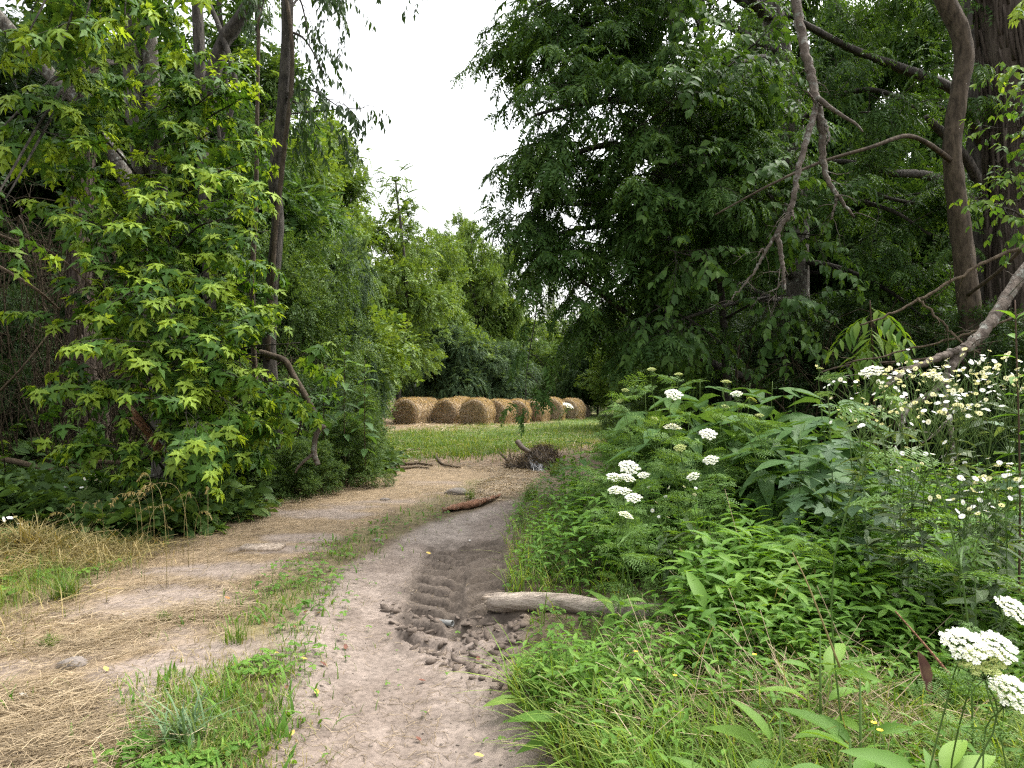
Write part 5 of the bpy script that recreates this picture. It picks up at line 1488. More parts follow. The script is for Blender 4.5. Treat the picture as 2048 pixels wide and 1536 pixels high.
# ------------------------------------------------------------------ flowers: wild carrot
def umbel_tpl(seed, dome=.22, n=26, white=True):
    rng = np.random.default_rng(seed); g = Geo(); items = []
    fl = (1.45 * np.array([[math.cos(a) * (1 if k % 2 else .5), math.sin(a) * (1 if k % 2 else .5), .1 if k % 2 else 0] for k, a in enumerate(np.linspace(0, 2 * np.pi, 10, endpoint=False))] + [[0, 0, -.12]]), np.array([[10, k, (k + 1) % 10] for k in range(10)]))
    for i in range(n):
        r = .46 * math.sqrt((i + .5) / n); a = i * 2.39996
        c = np.array([math.cos(a) * r, math.sin(a) * r, dome * (1 - (r / .5) ** 2) + rng.normal(0, .012)])
        m = 24 if r > .25 else 18
        rad = .100 if r > .25 else .075
        for j in range(m):
            rr = rad * math.sqrt((j + .5) / m); b = j * 2.4 + rng.random()
            p = c + np.array([math.cos(b) * rr, math.sin(b) * rr, .02 * (1 - (rr / rad) ** 2) + rng.normal(0, .006)])
            items.append((fl, p, (math.cos(b), math.sin(b), rng.normal(0, .2)), (rng.normal(0, .25), rng.normal(0, .25), 1), .024 * rng.uniform(.8, 1.25), rng.normal(0, .08)))
    v, t, c = merge(items)
    return v, t, c
def rays(g, head, R0, up, dome=.22, n=16):
    """green rays from stem tip to the umbel plus bracts"""
    up = unit(up); a = unit(np.cross(up, [1, .3, 0])); b = np.cross(up, a)
    low = head - up * R0 * .62
    for i in range(n):
        an = i * 2.39996; r = R0 * .92 * math.sqrt((i + .5) / n)
        e = head + (a * math.cos(an) + b * math.sin(an)) * r * .9 + up * (R0 * 2 * dome * (1 - (r / R0) ** 2) - R0 * .08)
        tube(g, [low, (low + e) / 2 - up * R0 * .05, e], [R0 * .02, R0 * .016, R0 * .016], 3, cap=False)
    for i in range(8):
        an = i * .785; dd = (a * math.cos(an) + b * math.sin(an))
        tube(g, [low, low + dd * R0 * .4 - up * R0 * .05, low + dd * R0 * .7 - up * R0 * .25], [R0 * .02, R0 * .014, .0004], 3, cap=False)
    return low
SP_CARROT = []
for s in range(3):
    fine = pinnate(5, t_diamond(.34, .05), .24, seed=90 + s, curve=.1, droop=.1, jit=8)
    SP_CARROT.append(pinnate(5, fine, .42, seed=95 + s, curve=.3, droop=.2, jit=8))
def build_carrots():
    U = [umbel_tpl(1), umbel_tpl(2, .10), umbel_tpl(3, .30)]
    heads = [(1258, 937, 62), (1228, 958, 48), (1253, 958, 50), (1287, 952, 36), (1231, 983, 44), (1246, 985, 50), (1267, 998, 50), (1344, 859, 52), (1416, 870, 50), (1422, 922, 46), (1387, 955, 38), (1347, 791, 52),
             (1360, 897, 36), (1473, 790, 34), (1303, 740, 26), (1357, 750, 26), (1250, 782, 22), (1309, 839, 26), (1744, 746, 66), (1866, 760, 66), (1135, 813, 36), (2025, 1222, 100), (1926, 1294, 122), (1992, 1296, 112), (1962, 1324, 130), (2022, 1390, 124), (1452, 765, 30), (1240, 803, 24), (1250, 1034, 46), (1503, 800, 30), (1519, 832, 26), (1450, 815, 24), (1640, 738, 20)]
    desc = {0: "largest of the white umbels clustered low on the left of the flower patch", 1: "flat white umbel at the left edge of the low cluster", 2: "flat white umbel in the middle of the low cluster, below the largest one", 3: "small tilted white umbel at the right of the low cluster",
            4: "white umbel half hidden behind its neighbour at the lower left of the cluster", 5: "white umbel overlapping its left neighbour at the lower left of the cluster", 6: "lowest full white umbel of the low cluster", 7: "white umbel in front of the ragweed leaves, level with the right one", 8: "round white umbel facing the track in the middle of the patch",
            9: "white umbel just below the round one in the middle of the patch", 10: "small drooping white umbel in the middle of the patch", 11: "domed white umbel standing high among the ragweed leaves", 12: "half-open greenish umbel in the middle of the patch", 13: "small white umbel at the right over the ragweed leaves",
            14: "small pale umbel above the ragweed, left of its fellow", 15: "small pale umbel above the ragweed, right of its fellow", 16: "tiny pale umbel at the left top of the patch", 17: "tiny pale umbel beside the clearing corner bush", 18: "white umbel among the daisies left of the grey fallen limb", 19: "cream umbel among the daisies in front of the fallen limb's fork",
            20: "lone white umbel on a tall stem in front of the bale row", 21: "white umbel at the right edge, highest of the foreground group", 22: "white umbel left of the foreground pair", 23: "white umbel right of the foreground pair", 24: "flat yellow-green umbel with petals gone in the foreground", 25: "lowest white umbel at the right edge of the foreground",
            26: "pale greenish umbel on top of the ragweed", 27: "pale budding umbel near the clearing corner bush", 28: "fading umbel gone to seed under the low cluster", 29: "yellowish budding umbel over the ragweed leaves", 30: "yellowish open umbel in front of the large ragweed leaves", 31: "small budding umbel between the ragweed leaves", 32: "tiny greenish umbel in front of the dark bushes"}
    pale = {12, 14, 15, 16, 17, 24, 26, 27, 29, 30, 31, 32}
    rng = np.random.default_rng(19)
    for i, (px, py, sz) in enumerate(heads):
        D = np.clip(.100 * FPX / sz, 1.22, 4.6)
        if px < 1700 and i != 20: D = 3.85 - max(0, py - 937) * .007 if sz > 34 and px < 1450 else float(np.clip(D, 4.4, 5.6))
        if i == 20: D = 4.2
        R0 = sz / FPX * D / 2
        h = P(px, py, D)
        up = unit(np.array([rng.normal(-.05, .22), rng.normal(-.28, .15), 1.0]))
        if i in (0, 8, 11, 21, 22, 23, 25): up = unit(np.array([rng.normal(0, .1), -.62, 1.0]))
        lean = np.array([rng.uniform(.0, .35), rng.uniform(.05, .4)]) if px < 1600 else np.array([rng.uniform(-.05, .2), rng.uniform(.0, .25)])
        b = np.array([h[0] + lean[0] * h[2], h[1] + lean[1] * h[2], 0]); b[2] = gz(b[0], b[1])[0]
        t = thing("wild_carrot", "wild carrot, " + desc[i], "flower", b, "wild carrot flowers")
        g = Geo(); low = rays(g, h, R0, up)
        c = spline([b, (b + low) / 2 + np.array([lean[0] * .1 + rng.normal(0, .035), .02 + rng.normal(0, .035), .03]), low - up * .10, low], 12)
        tube(g, c, np.linspace(.0032, .0020, 12) * (.62 if D < 2 else 1), 5)
        g.build("stem", M_STEM, t, smooth=True)
        g = Geo()
        tp = U[1] if i == 24 else U[0] if i % 3 == 0 else U[2] if i % 3 == 1 else U[0]
        inst(g, tp, h[None], unit(np.cross(up, [0.3, 1, 0]))[None], up[None], (1.35 if D < 2 else 1.42) * R0, (.25 if i in pale else .55))
        g.build("flower_head", M_CREAM if i in pale else M_WHITE, t)
        # ferny leaves along the stem
        g = Geo(); n = 9 if i != 20 else 2
        k = rng.integers(1, 10, n); az = rng.uniform(0, 6.28, n)
        inst(g, SP_CARROT[i % 3], c[k], np.column_stack([np.cos(az), np.sin(az), rng.uniform(.1, .8, n)]), np.tile([0, 0, 1.0], (n, 1)) + rng.normal(0, .3, (n, 3)), rng.uniform(.08, .15, n) * (1 if D > 2 else .5), .5 + rng.normal(0, .1, n))
        g.build("leaves", M_CARROT, t)
    # ferny growth without open flowers filling the patch: individual plants
    spots = [(1290, 880, 3.6), (1350, 930, 3.4), (1400, 900, 3.5), (1440, 960, 3.3), (1480, 930, 3.4), (1500, 1000, 3.2), (1430, 1010, 3.2), (1360, 1000, 3.2), (1300, 960, 3.4), (1265, 930, 3.6), (1480, 1040, 3.1), (1400, 1040, 3.1), (1330, 1030, 3.2), (1270, 860, 3.8), (1310, 850, 3.8), (1520, 960, 3.3), (1460, 900, 3.5), (1390, 870, 3.6), (1540, 1020, 3.1), (1250, 960, 3.6), (1310, 900, 3.6), (1500, 910, 3.5), (1240, 890, 3.9), (1560, 980, 3.2)]
    proto = None
    for i, (px, py, d) in enumerate(spots):
        d = d * 1.32 + .38; top = P(px, py, d); H = .62
        if i < 3:
            t = thing("ferny_plant", "", "plant", (0, 0, 0), "ferny wild carrot plants without flowers")
            g = Geo(); lg = Geo()
            for s in range(5):
                a = rng.uniform(0, 6.28); e = np.array([math.cos(a) * .14, math.sin(a) * .14, H * rng.uniform(.7, 1.05)])
                c = spline([(0, 0, 0), e * .5 + [0, 0, .05], e], 8); tube(g, c, np.linspace(.004, .002, 8), 4, cap=False)
                n = 20; k = rng.integers(1, 8, n); az = rng.uniform(0, 6.28, n)
                inst(lg, SP_CARROT[s % 3], c[k], np.column_stack([np.cos(az), np.sin(az), rng.uniform(.0, .9, n)]), np.tile([0, 0, 1.0], (n, 1)) + rng.normal(0, .3, (n, 3)), rng.uniform(.075, .145, n), .5 + rng.normal(0, .12, n))
                bn = 2
                for _ in range(bn):
                    q = e + rng.normal(0, .03, 3); inst(lg, (np.array([[0, 0, 0], [.5, .5, .2], [0, 1, 0], [-.5, .5, .2], [0, .5, .5]]), np.array([[0, 1, 4], [1, 2, 4], [2, 3, 4], [3, 0, 4]])), q[None], np.array([[0, 1.0, .2]]), np.array([[0, 0, 1.0]]), .012, 1.1)
            g.build("stem", M_STEM, t); lg.build("leaves", M_CARROT, t)
            proto = (proto or []) + [t]
            o = t
        else:
            o = dup(proto[i % 3], (0, 0, 0))
        z = gz(top[0], top[1])[0]
        s = max(.5, (top[2] - z) / H)
        o.location = (top[0], top[1], z); o.scale = (1.3, 1.3, s); o.rotation_euler = (0, 0, rng.uniform(0, 6.28))
        o['label'] = "ferny green wild carrot plant without open flowers in the patch before the ragweed"
build_carrots()

# ------------------------------------------------------------------ big-leaved herbs
def herb(name, label, cat, top, base, leaf_tpls, mat, rng, pairs, L0, L1, group=None, tiltz=.1, tint=.5, whorl=2, stem=.006, droop=.3, stemmat=None, crown=True, start=.12):
    b = np.array(base, float); e = np.array(top, float)
    t = thing(name, label, cat, b, group)
    c = spline([b, (b + e) / 2 + rng.normal(0, .03, 3), e], 20)
    g = Geo(); tube(g, c, np.linspace(stem, stem * .45, 20), 6); g.build("stem", stemmat or M_STEM, t, smooth=True)
    lv = Leaves(); az = rng.uniform(0, 6.28)
    for i in range(pairs):
        f = start + (1 - start) * (i + .5) / pairs; q = c[min(19, int(f * 19))]
        az += math.pi / 2 if whorl == 2 else 2.4
        for k in range(whorl):
            a = az + k * 2 * math.pi / max(1, whorl) + rng.normal(0, .25)
            L = (L0 + (L1 - L0) * f) * rng.uniform(.8, 1.15)
            lift = tiltz + .45 * max(0, f - .75) * 4 * (1 if crown else .3)
            lv.add(q, np.array([math.cos(a), math.sin(a), lift - droop * (1 - f) + rng.normal(0, .15)]), np.array([0, 0, 1.0]) + rng.normal(0, .2, 3), L, tint + .18 * (f - .5) + rng.normal(0, .06))
    g = Geo(); lv.flush(g, leaf_tpls); g.build("leaves", mat, t)
    return t
def build_herbs():
    rng = np.random.default_rng(23)
    # giant ragweed patch
    rag = [(1290, 765, 4.5), (1345, 760, 4.3), (1400, 748, 4.6), (1445, 765, 4.3), (1500, 752, 4.6), (1545, 748, 4.4), (1590, 765, 4.3), (1640, 775, 4.1), (1320, 830, 3.95), (1380, 810, 3.95), (1440, 830, 3.9), (1505, 815, 3.85), (1560, 825, 3.8), (1610, 830, 3.7), (1660, 800, 3.8), (1700, 770, 4.2), (1590, 900, 3.5), (1530, 880, 3.6), (1640, 890, 3.4), (1260, 800, 4.6), (1470, 790, 4.1), (1360, 780, 4.5)]
    where = lambda px, py: ("in the back row" if py < 780 else "in the middle row" if py < 850 else "in the front row")
    for i, (px, py, d) in enumerate(rag):
        d = d * 1.28; e = P(px, py + 14, d); b = np.array([e[0] + rng.normal(0, .06), e[1] + rng.normal(.05, .05), 0]); b[2] = gz(b[0], b[1])[0]
        herb("ragweed_plant", "tall ragweed with broad pointed lobed leaves standing %s of its patch" % where(px, py), "weed", e, b, [T_RAG, t_leaf(.46, .35, .08, pet=.12), T_RAG], M_RAG, rng, 10, .26, .27, "ragweed plants behind the white umbels", droop=.55, tiltz=-.25, stem=.0055)
    # wild lettuce
    for px, py, d, lab in ((1655, 770, 3.3, "wild lettuce with grey-green toothed leaves, tallest beside the ragweed"), (1735, 800, 3.1, "wild lettuce with jagged leaves in front of the daisies"), (1600, 860, 3.0, "wild lettuce with jagged leaves at the edge of the ferny patch"), (1700, 880, 2.8, "wild lettuce with drooping jagged leaves, lowest of its group"), (1790, 850, 2.9, "wild lettuce half hidden under the daisies"), (2040, 840, 2.7, "wild lettuce with broad leaves at the right edge")):
        d = d * 1.28; e = P(px, py, d); b = np.array([e[0] + rng.normal(0, .04), e[1] + .05, 0]); b[2] = gz(b[0], b[1])[0]
        herb("wild_lettuce", lab, "weed", e, b, [T_LETTUCE], M_LETT, rng, 22, .25, .13, "wild lettuce plants", whorl=1, droop=.9, tiltz=.2, stem=.005)
    # tall lanceolate weed at the right edge
    for px, py, d, lab in ((2030, 600, 3.0, "tall upright weed with long pale green leaves at the right edge above the daisies"), (2075, 680, 2.9, "upright broad-leaved weed cut by the right edge of view")):
        e = P(px, py, d); b = np.array([e[0] + .03, e[1] + .05, 0]); b[2] = gz(b[0], b[1])[0]
        herb("tall_weed", lab, "weed", e, b, [t_leaf(.30, .3, .06)], M_WEED, rng, 22, .15, .10, whorl=1, droop=.5, tiltz=.35, stem=.006, stemmat=M_STEMR, tint=.5, start=.35)
    # glossy-leaved plant by the left bushes
    for px, py, d, lab in ((690, 695, 9.3, "glossy broad-leaved weed standing out of the dark bushes left of the clearing"), (650, 730, 9.2, "lower glossy broad-leaved weed left of its taller neighbour"), (730, 720, 9.4, "glossy broad-leaved weed nearest the clearing")):
        e = P(px, py, d); b = np.array([e[0], e[1] + .1, 0])
        herb("pokeweed", lab, "weed", e, b, [t_leaf(.42, .35, .06)], M_RAG, rng, 26, .26, .20, "glossy weeds at the left bushes", whorl=1, droop=.3, stem=.007, tint=.55, start=.30, stemmat=M_STEMR)
    # nettle-like plants in the left verge
    for px, py, d, lab in ((115, 905, 7.2, "upright leafy weed in front of the stringy-barked trunk"), (60, 985, 6.8, "leafy weed behind the thin log at the left edge"), (160, 960, 7.0, "bushy weed between the logs on the left verge"), (20, 1060, 5.6, "bright leafy weed in front of the thin log at the left edge")):
        e = P(px, py, d); b = np.array([e[0], e[1], 0]); b[2] = gz(b[0], b[1])[0]
        herb("leafy_weed", lab, "weed", e, b, [t_leaf(.6, .3, .06)], M_RAG, rng, 9, .15, .09, "leafy weeds on the left verge", droop=.4, stem=.006)
    # lone plant at the corner of the clearing
    e = P(1165, 868, 6.4); b = np.array([e[0] + .02, e[1], 0]); b[2] = gz(b[0], b[1])[0]
    herb("leafy_weed", "broad-leaved weed standing alone at the corner of the clearing before the brown patch", "weed", e, b, [t_leaf(.55, .4, .06)], M_RAG, rng, 6, .17, .15, droop=.4, stem=.006)
    # box elder spray in the shade
    t0 = thing("compound_leaf_sapling", "sapling with long paired leaflets hanging in the shade below the dead branch", "sapling", P(1745, 800, 6.4) * [1, 1, 0])
    g = Geo(); lg = Geo(); c = spline([P(1750, 900, 6.4), P(1745, 700, 6.4), P(1740, 600, 6.3)], 14); tube(g, c, np.linspace(.014, .005, 14), 5); g.build("stem", M_STEMR, t0)
    tp = pinnate(6, t_leaf(.30, .3, .05, (.4, .75), (1, .65)), .36, seed=9, curve=.45, droop=.5)
    for i in range(11):
        a = i * 2.4; p = c[4 + int(i * 9 / 11)]
        inst(lg, tp, p[None], np.array([[math.cos(a), math.sin(a) * .6 - .35, -.35]]), np.array([[0, -.3, 1.0]]), .42, .62)
    lg.build("leaves", M_MAPLE, t0)
    # docks in the foreground: rosettes of long wavy leaves
    docks = [(1180, 1310, 2.75, 4, .27), (1330, 1330, 2.6, 5, .30), (1290, 1400, 2.5, 4, .30), (1150, 1390, 2.45, 3, .25), (1240, 1165, 3.3, 4, .24), (1310, 1160, 3.2, 3, .24), (1500, 1110, 3.2, 4, .28), (1420, 1180, 2.9, 3, .26), (1700, 1430, 1.75, 5, .24), (1880, 1480, 1.6, 5, .22), (1720, 1320, 2.0, 4, .24), (1060, 1380, 2.8, 3, .2), (1560, 1390, 2.0, 4, .22), (1640, 1240, 2.3, 4, .24), (1460, 1490, 1.95, 4, .2)]
    near = ["just below the bare log", "right of the log's front", "near the dirt edge in the right foreground", "beside the dirt edge, low", "behind the bare log", "behind the bare log, right of its fellow", "at the foot of the ferny patch", "above the pale dead grass", "before the foreground umbels", "at the bottom right corner", "below the leaning dry stalk", "at the muddy corner below the log", "among the dead grass", "right of the pale dead grass", "at the bottom edge among dead stalks"]
    for (px, py, d, n, L), nr in zip(docks, near):
        b = P(px, py, d); b[2] = gz(b[0], b[1])[0]
        t = thing("dock_plant", "dock with long light green leaves, " + nr, "weed", b, "docks in the right foreground")
        lg = Geo(); lift = max(0.03, P(px, py, d)[2] - b[2] - .12)
        a = rng.uniform(0, 6.28) + np.arange(n + 2) * 2.2
        m = n + 2
        base = b + np.column_stack([np.cos(a) * .02, np.sin(a) * .02, np.full(m, .02) + rng.uniform(.2, 1, m) * lift])
        inst(lg, T_DOCK, base, np.column_stack([np.cos(a), np.sin(a) * .8 - .25, rng.uniform(.25, 1.1, m)]), np.tile([0, -.15, 1.0], (m, 1)) + rng.normal(0, .25, (m, 3)), L * .78 * rng.uniform(.6, 1.15, m), .5 + rng.normal(0, .14, m))
        lg.build("leaves", M_DOCK, t)
        g = Geo(); tube(g, [b - [0, 0, .02], b + [0, 0, lift * 1.1 + .03]], [.006, .003], 5); g.build("stem", M_STEM, t)
    # broad plantain blades and blue-green tuft on the middle strip
    for px, py, h, n, lab, mat in ((370, 1490, .22, 70, "blue-green grass tuft arching at the bottom left of the strip", M_BLUEG), (330, 1240, .07, 40, "flattened green grass tuft in the straw on the left", M_GRASS), (100, 1290, .08, 60, "grass tuft at the left edge of the straw", M_GRASS), (470, 1290, .15, 40, "green tuft in the middle of the strip", M_GRASS), (540, 1480, .12, 20, "broad-bladed tuft at the bottom of the strip", M_WEED), (440, 1410, .13, 16, "broad-bladed tuft in the strip above the blue-green one", M_WEED), (330, 1375, .12, 7, "few-bladed plantain in the straw left of the strip", M_WEED), (25, 1410, .09, 5, "single small plantain at the left edge", M_WEED), (940, 1000, .2, 60, "grass tuft on the strip beside the reddish wood slab", M_GRASS), (130, 1200, .2, 120, "clump of green grass on the left verge", M_GRASS), (60, 1130, .3, 160, "dry yellow grass clump on the left verge", M_DRYG), (1060, 1010, .26, 120, "long grass clump at the track's right edge by the brown patch", M_GRASS), (1110, 960, .3, 140, "long grass clump behind the one at the track's right edge", M_GRASS)):
        c = G(px, py); xy = c + np.clip(rng.normal(0, 1, (n, 2)), -1.1, 1.1) * (.02 + h * .13)
        g = Geo(); blades(g, xy, h, .011 if mat is not M_GRASS else .006, rng, bend=1.0 if n > 30 else .6, tint=.5, seg=4)
        o = g.build("grass_tuft", mat, loc=np.r_[c, gz(*c)[0]]); tag(o, lab, "grass tuft", "grass tufts beside the track")
    # dry stalks
    for pts, lab, m in (([(1680, 1335, 1.95), (1640, 1230, 2.0), (1612, 1160, 2.05), (1585, 1105, 2.1)], "long pale dry stalk leaning across the weeds in the right foreground", M_DRYG), ([(1900, 1350, 1.6), (1850, 1290, 1.65), (1790, 1222, 1.7)], "reddish dry stalk slanting left of the foreground umbels", M_REDW)):
        g = Geo(); q = spline([P(*k) for k in pts], 14); tube(g, q, np.linspace(.0035, .0018, 14), 5)
        o = g.build("dry_stalk", m, loc=q[0]); tag(o, lab, "stalk")
    # wilted reddish leaf
    g = Geo(); q = P(1835, 1300, 1.66)
    inst(g, t_leaf(.26, -.2, .18, (.12, .3, .5, .7, .88), (.6, 1, 1.1, .7, .6)), q[None], np.array([[.12, -.05, -1.0]]), np.array([[0, -1.0, .2]]), .10, .3)
    o = g.build("wilted_leaf", plain_mat("wilted_purple", (.12, .05, .045), .7, (.24, .15, .09), 40), loc=q); tag(o, "wilted purple-brown leaf hanging in the weeds left of the foreground umbels", "leaf")
build_herbs()

# ------------------------------------------------------------------ fleabane daisies
def build_fleabane():
    rng = np.random.default_rng(29)
    # flower: ring of thin petals + yellow disc (two materials)
    fp = Geo(); n = 22
    for k in range(n):
        a = k * 2 * np.pi / n; d = np.array([math.cos(a), math.sin(a)]); s = np.array([-d[1], d[0]]) * .10
        z = .05 * math.sin(k * 5)
        fp.add([[*(d * .20 - s * .6), 0], [*(d * .20 + s * .6), 0], [*(d * .92 + s), z], [*(d * .92 - s), z], [*(d * 1.0), z]], t=[[0, 1, 2], [0, 2, 3], [3, 2, 4]], tint=.85)
    a = np.linspace(0, 2 * np.pi, 10, endpoint=False)
    fp.add(np.concatenate([np.column_stack([np.cos(a) * .17, np.sin(a) * .17, np.full(10, .02)]), [[0, 0, .14]]]), t=[[k, (k + 1) % 10, 10] for k in range(10)], m=1)
    proto = fp.build("flower", [M_WHITE, M_YEL])
    pm = proto.data; bpy.data.objects.remove(proto)
    plants = [(1730, 770, 2.9, 9), (1780, 745, 2.9, 8), (1830, 735, 2.8, 9), (1800, 780, 2.7, 12), (1870, 800, 2.5, 16), (1850, 830, 2.45, 12), (1915, 730, 2.6, 10), (1925, 765, 2.55, 16), (1960, 745, 2.6, 12), (1990, 725, 2.6, 12), (2020, 760, 2.5, 16), (1985, 790, 2.5, 12), (1720, 830, 2.6, 9), (1765, 825, 2.6, 8), (1910, 800, 2.45, 12), (2040, 735, 2.5, 10), (1930, 990, 2.3, 9), (1990, 960, 2.3, 8), (1945, 1005, 2.2, 8), (1825, 905, 2.5, 6), (1870, 930, 2.45, 6), (1800, 925, 2.5, 5), (2010, 965, 2.2, 8), (1960, 940, 2.3, 5), (1370, 985, 3.0, 3), (1330, 1010, 3.0, 4), (165, 960, 6.3, 6), (30, 1050, 5.4, 5)]
    wh = ["at the left end of the daisy patch", "behind the umbel at the left of the daisy patch", "under the fallen limb's upper fork", "between the umbels and the fallen limb", "in front of the cream umbel, thickest cluster", "below the cream umbel", "right of the fallen limb, at the top", "right of the fallen limb, dense", "in the upper right of the daisy patch", "topmost toward the right edge", "at the right edge, dense", "in the right half below the top", "low at the left of the daisy patch", "over the jagged lettuce leaves", "in the middle of the patch right of the limb", "cut by the right edge of view", "low in the right foreground, left one", "low at the right among pale leaves", "lowest near the right edge", "small cluster in the middle of the right bank", "small cluster on a leaning stem in the right bank", "small cluster above the ferny leaves at right", "low at the right edge", "sparse, between the low clusters at right", "sparse, inside the ferny carrot patch", "sparse, at the foot of the ferny carrot patch", "alone on the left verge before the maple", "at the left edge above the dry grass"]
    for (px, py, d, nf), w_ in zip(plants, wh):
        d = d * 1.25 if d < 4 else d
        top = P(px, py, d)
        b = np.array([top[0] + rng.normal(.06, .08), top[1] + rng.uniform(0, .12), 0]); b[2] = gz(b[0], b[1])[0]
        t = thing("daisy_plant", "white daisy-like fleabane, " + w_, "flower", b, "fleabane daisies")
        g = Geo(); node = top - np.array([0, 0, .12])
        c = spline([b, (b + node) / 2 + rng.normal(0, .05, 3), node], 14); tube(g, c, np.linspace(.0030, .0018, 14), 5)
        for k in range(int(nf * 1.8)):
            p = top + np.array([rng.normal(0, .10), rng.normal(0, .09), rng.normal(0, .04)])
            m = c[-1 - rng.integers(0, 3)]
            q = spline([m, (m + p) / 2 + rng.normal(0, .01, 3), p], 5); tube(g, q, np.linspace(.0016, .001, 5), 3, cap=False)
            f = bpy.data.objects.new("flower", pm); COL.objects.link(f); f.parent = t
            f.location = tuple(p - b); s = rng.uniform(.0090, .0140) * (1 if d < 4.2 else 1.7)
            f.scale = (s, s, s); f.rotation_euler = (rng.normal(.55, .4), rng.normal(0, .4), rng.uniform(0, 6))
        g.build("stem", M_STEM, t)
        lg = Geo(); n = 34; k = rng.integers(2, 13, n); az = rng.uniform(0, 6.28, n)
        inst(lg, t_leaf(.30, .3, .06, (.35, .7), (1, .7)), c[k], np.column_stack([np.cos(az), np.sin(az), rng.uniform(-.3, .6, n)]), np.tile([0, 0, 1.0], (n, 1)) + rng.normal(0, .25, (n, 3)), rng.uniform(.07, .135, n), .5 + rng.normal(0, .15, n))
        lg.build("leaves", M_FLEA, t)
build_fleabane()

# ------------------------------------------------------------------ oat-like seed heads on the left verge
def build_oats():
    rng = np.random.default_rng(37)
    proto = []
    for i in range(24):
        px, py = rng.uniform(-20, 420), rng.uniform(930, 1060); d = rng.uniform(4.6, 6.2)
        if i < 4:
            t = thing("grass_stalk", "", "grass stalk", (0, 0, 0), "nodding seed grasses on the left verge")
            g = Geo(); a = rng.uniform(0, 6.28); o = np.array([math.cos(a), math.sin(a), 0])
            c = spline([np.zeros(3), o * .03 + [0, 0, .5], o * .12 + [0, 0, .82], o * .30 + [0, 0, .88], o * .42 + [0, 0, .80]], 20)
            tube(g, c, np.linspace(.0028, .0014, 20), 4); g.build("stalk", M_DRYG, t)
            lg = Geo(); n = 26; k = rng.integers(12, 20, n)
            inst(lg, t_diamond(.22, .03, .4), c[k], rng.normal(0, .4, (n, 3)) + [0, 0, -1.0] + o * .3, np.tile(o, (n, 1)) + rng.normal(0, .3, (n, 3)), rng.uniform(.03, .055, n), .7)
            lg.build("seed_head", M_DRYG, t); proto.append(t); q = t
        else:
            q = dup(proto[i % 4], (0, 0, 0))
        tp = P(px, py, d); z = gz(tp[0], tp[1])[0]
        q.location = (tp[0], tp[1], z); s = max(.3, (tp[2] - z) / .88); q.scale = (s, s, s); q.rotation_euler = (0, 0, rng.uniform(0, 6.28))
        q['label'] = "thin dry grass stalk with a nodding straw-coloured seed head on the left verge"
build_oats()

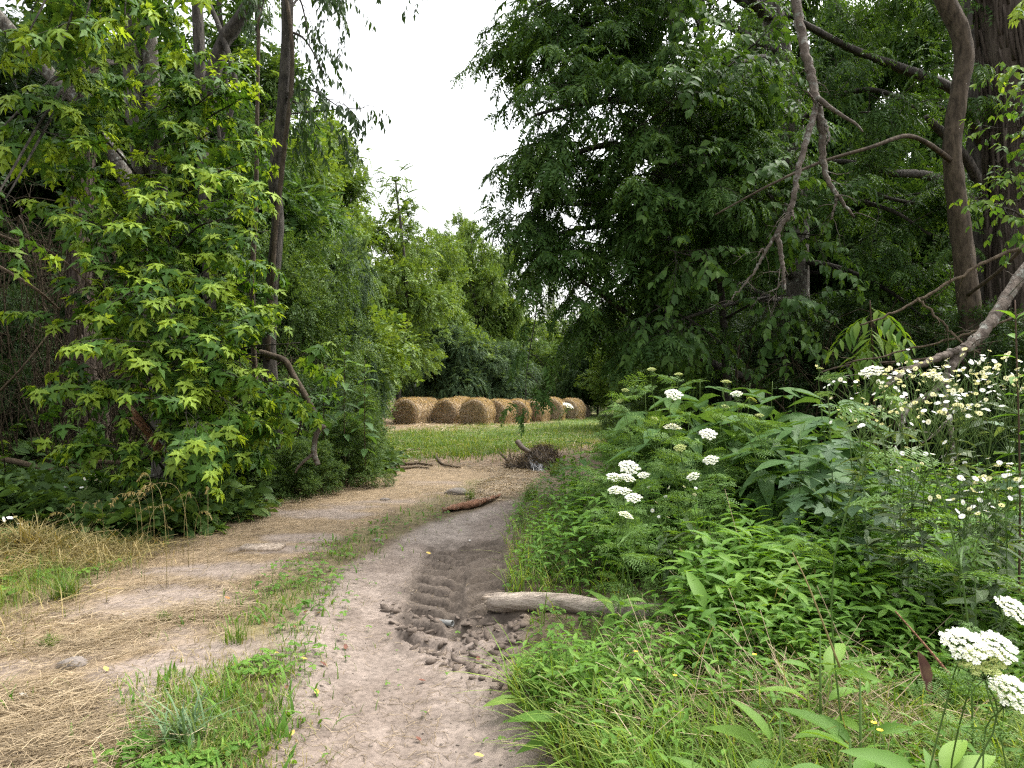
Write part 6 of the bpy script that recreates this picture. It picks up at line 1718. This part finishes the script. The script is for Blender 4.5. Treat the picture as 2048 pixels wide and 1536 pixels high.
# ------------------------------------------------------------------ small things on the track
def build_small():
    rng = np.random.default_rng(43)
    m_o = plain_mat("orange_dry_leaf", (.42, .20, .05), .7, (.30, .10, .03)); m_r = plain_mat("red_brown_leaf", (.17, .06, .035), .7, (.10, .045, .03)); m_y = plain_mat("yellow_leaf", (.62, .46, .12), .7, (.5, .34, .08)); m_p = plain_mat("pale_leaf", (.55, .53, .48), .7)
    tp = t_leaf(.6, -.25, .12)
    L = [(615, 1321, m_y, "orange"), (558, 1314, m_y, ""), (652, 1332, m_r, ""), (573, 1383, m_r, ""), (634, 1388, m_y, ""), (862, 1106, m_y, ""), (906, 1120, m_r, ""), (853, 1120, m_r, ""), (606, 1231, m_r, ""), (590, 1260, m_r, ""), (843, 1465, m_r, ""), (968, 1505, m_y, ""), (958, 1318, m_r, ""), (852, 1350, m_r, ""), (460, 1198, m_o, ""), (200, 1298, m_r, ""), (215, 1347, m_y, ""), (225, 1235, m_p, ""), (212, 1207, m_p, ""), (505, 1063, m_p, ""), (55, 1397, m_p, ""), (180, 1432, m_p, ""), (580, 1475, m_y, ""), (85, 1468, m_r, ""), (640, 1230, m_y, ""), (940, 1080, m_p, ""), (680, 1270, m_r, ""), (690, 1290, m_r, "")]
    cn = {m_o: "orange-brown", m_r: "reddish-brown", m_y: "yellow", m_p: "pale dry"}
    for px, py, m, _ in L:
        c = np.r_[G(px, py), 0]; c[2] = gz(c[0], c[1])[0] + .008
        g = Geo(); a = rng.uniform(0, 6.28)
        inst(g, tp, c[None], np.array([[math.cos(a), math.sin(a), .1]]), np.array([[rng.normal(0, .25), rng.normal(0, .25), 1.0]]), rng.uniform(.028, .045), .5)
        o = g.build("fallen_leaf", m, loc=c); tag(o, "small %s fallen leaf lying on the track" % cn[m], "leaf", "fallen leaves on the track")
    import bmesh
    bm = bmesh.new(); bmesh.ops.create_icosphere(bm, subdivisions=3, radius=1)
    iv = np.array([v.co[:] for v in bm.verts]); it = np.array([[v.index for v in f.verts] for f in bm.faces]); bm.free()
    ms = plain_mat("grey_stone", (.23, .195, .17), .85, (.14, .12, .10), 60)
    for px, py, s, lab in ((145, 1330, .065, "flat grey stone in the straw at the left"), (755, 1083, .04, "small stone at the track's left edge"), (915, 988, .14, "rounded brown stone on the strip near the reddish wood slab"), (770, 1000, .05, "stone in the straw of the far track")):
        c = np.r_[G(px, py), 0]; c[2] = gz(c[0], c[1])[0] + s * .1
        n = fbm(iv[:, 0] * 1.3 + px, iv[:, 1] * 1.3, iv[:, 2] * 1.3 + 3, o=4)
        g = Geo(); g.add(iv * (.65 + .7 * n)[:, None] * s * np.array([1.2, .8, .45]) + c, t=it)
        o = g.build("stone", ms, smooth=True, loc=c); tag(o, lab, "stone", "stones on the track")
    # small yellow flowers
    fl = t_outline([(0, 0), (.3, .2), (.5, .6), (.3, .95), (0, .85)], curl=-.2, pet=0)
    for px, py, d in ((1350, 1352, 2.35), (1277, 1360, 2.4), (1272, 1304, 2.6), (1748, 1447, 1.75), (1760, 1462, 1.72), (1509, 1310, 2.3)):
        c = P(px, py, d); b = c.copy(); b[2] = gz(c[0], c[1])[0]
        t = thing("yellow_flower", "tiny yellow five-petalled flower in the grass of the right foreground", "flower", b, "tiny yellow flowers")
        g = Geo(); tube(g, [b, (b + c) / 2 + [.005, 0, 0], c], [.0016, .0012, .001], 4); g.build("stem", M_STEM, t)
        g = Geo(); a = np.arange(5) * 1.2566
        inst(g, fl, np.tile(c, (5, 1)), np.column_stack([np.cos(a), np.sin(a), np.full(5, .25)]), np.tile([0, -.2, 1.0], (5, 1)), .0085, .5); g.build("petals", M_YEL, t)
build_small()
# stray bright maple twig and leafy shoot at the right edge
def build_right_sprig():
    rng = np.random.default_rng(47)
    b = P(2090, 520, 6.0)
    t = thing("leafy_shoot", "shoot with pointed green leaves in front of the shaggy trunk at the right edge", "shoot", b)
    bg = Geo(); lv = Leaves()
    for c in ([(2100, 480, 6.0), (2040, 380, 5.8), (1990, 320, 5.7)], [(2100, 500, 6.0), (2050, 300, 5.8), (2030, 240, 5.7)], [(2100, 500, 6.0), (2040, 430, 5.7), (1985, 410, 5.6)], [(2110, 500, 6), (2060, 200, 5.8), (2050, 130, 5.7)]):
        bough(bg, lv, [P(*k) for k in c], .012, .004, rng, 6, .25, 3, tl=.22, spacing=.06, size=.085, hang=.5, tint=.55, tipt=.1, sag=.4, start=.3)
    bg.build("twig", M_BARKD, t); lg = Geo(); lv.flush(lg, [t_leaf(.5, .3, .08, (.35, .72), (1, .7))]); lg.build("leaves", M_MAPLE, t)
    b = P(2060, -30, 4.6)
    t = thing("maple_sprig", "bright yellow-green maple sprig at the top right corner", "sprig", b)
    bg = Geo(); lv = Leaves()
    leafy_twig(bg, lv, b, P(2030, 20, 4.4) - b, .3, rng, .004, .05, .10, .6, .7, .75, .2)
    bg.build("twig", M_BARKD, t); lg = Geo(); lv.flush(lg, [T_MAPLE]); lg.build("leaves", M_MAPLE, t)
build_right_sprig()
for o in list(bpy.data.objects):
    if '_o' in o: del o['_o']
n_t = sum(len(o.data.polygons) for o in bpy.data.objects if o.type == 'MESH')
print("faces", n_t)
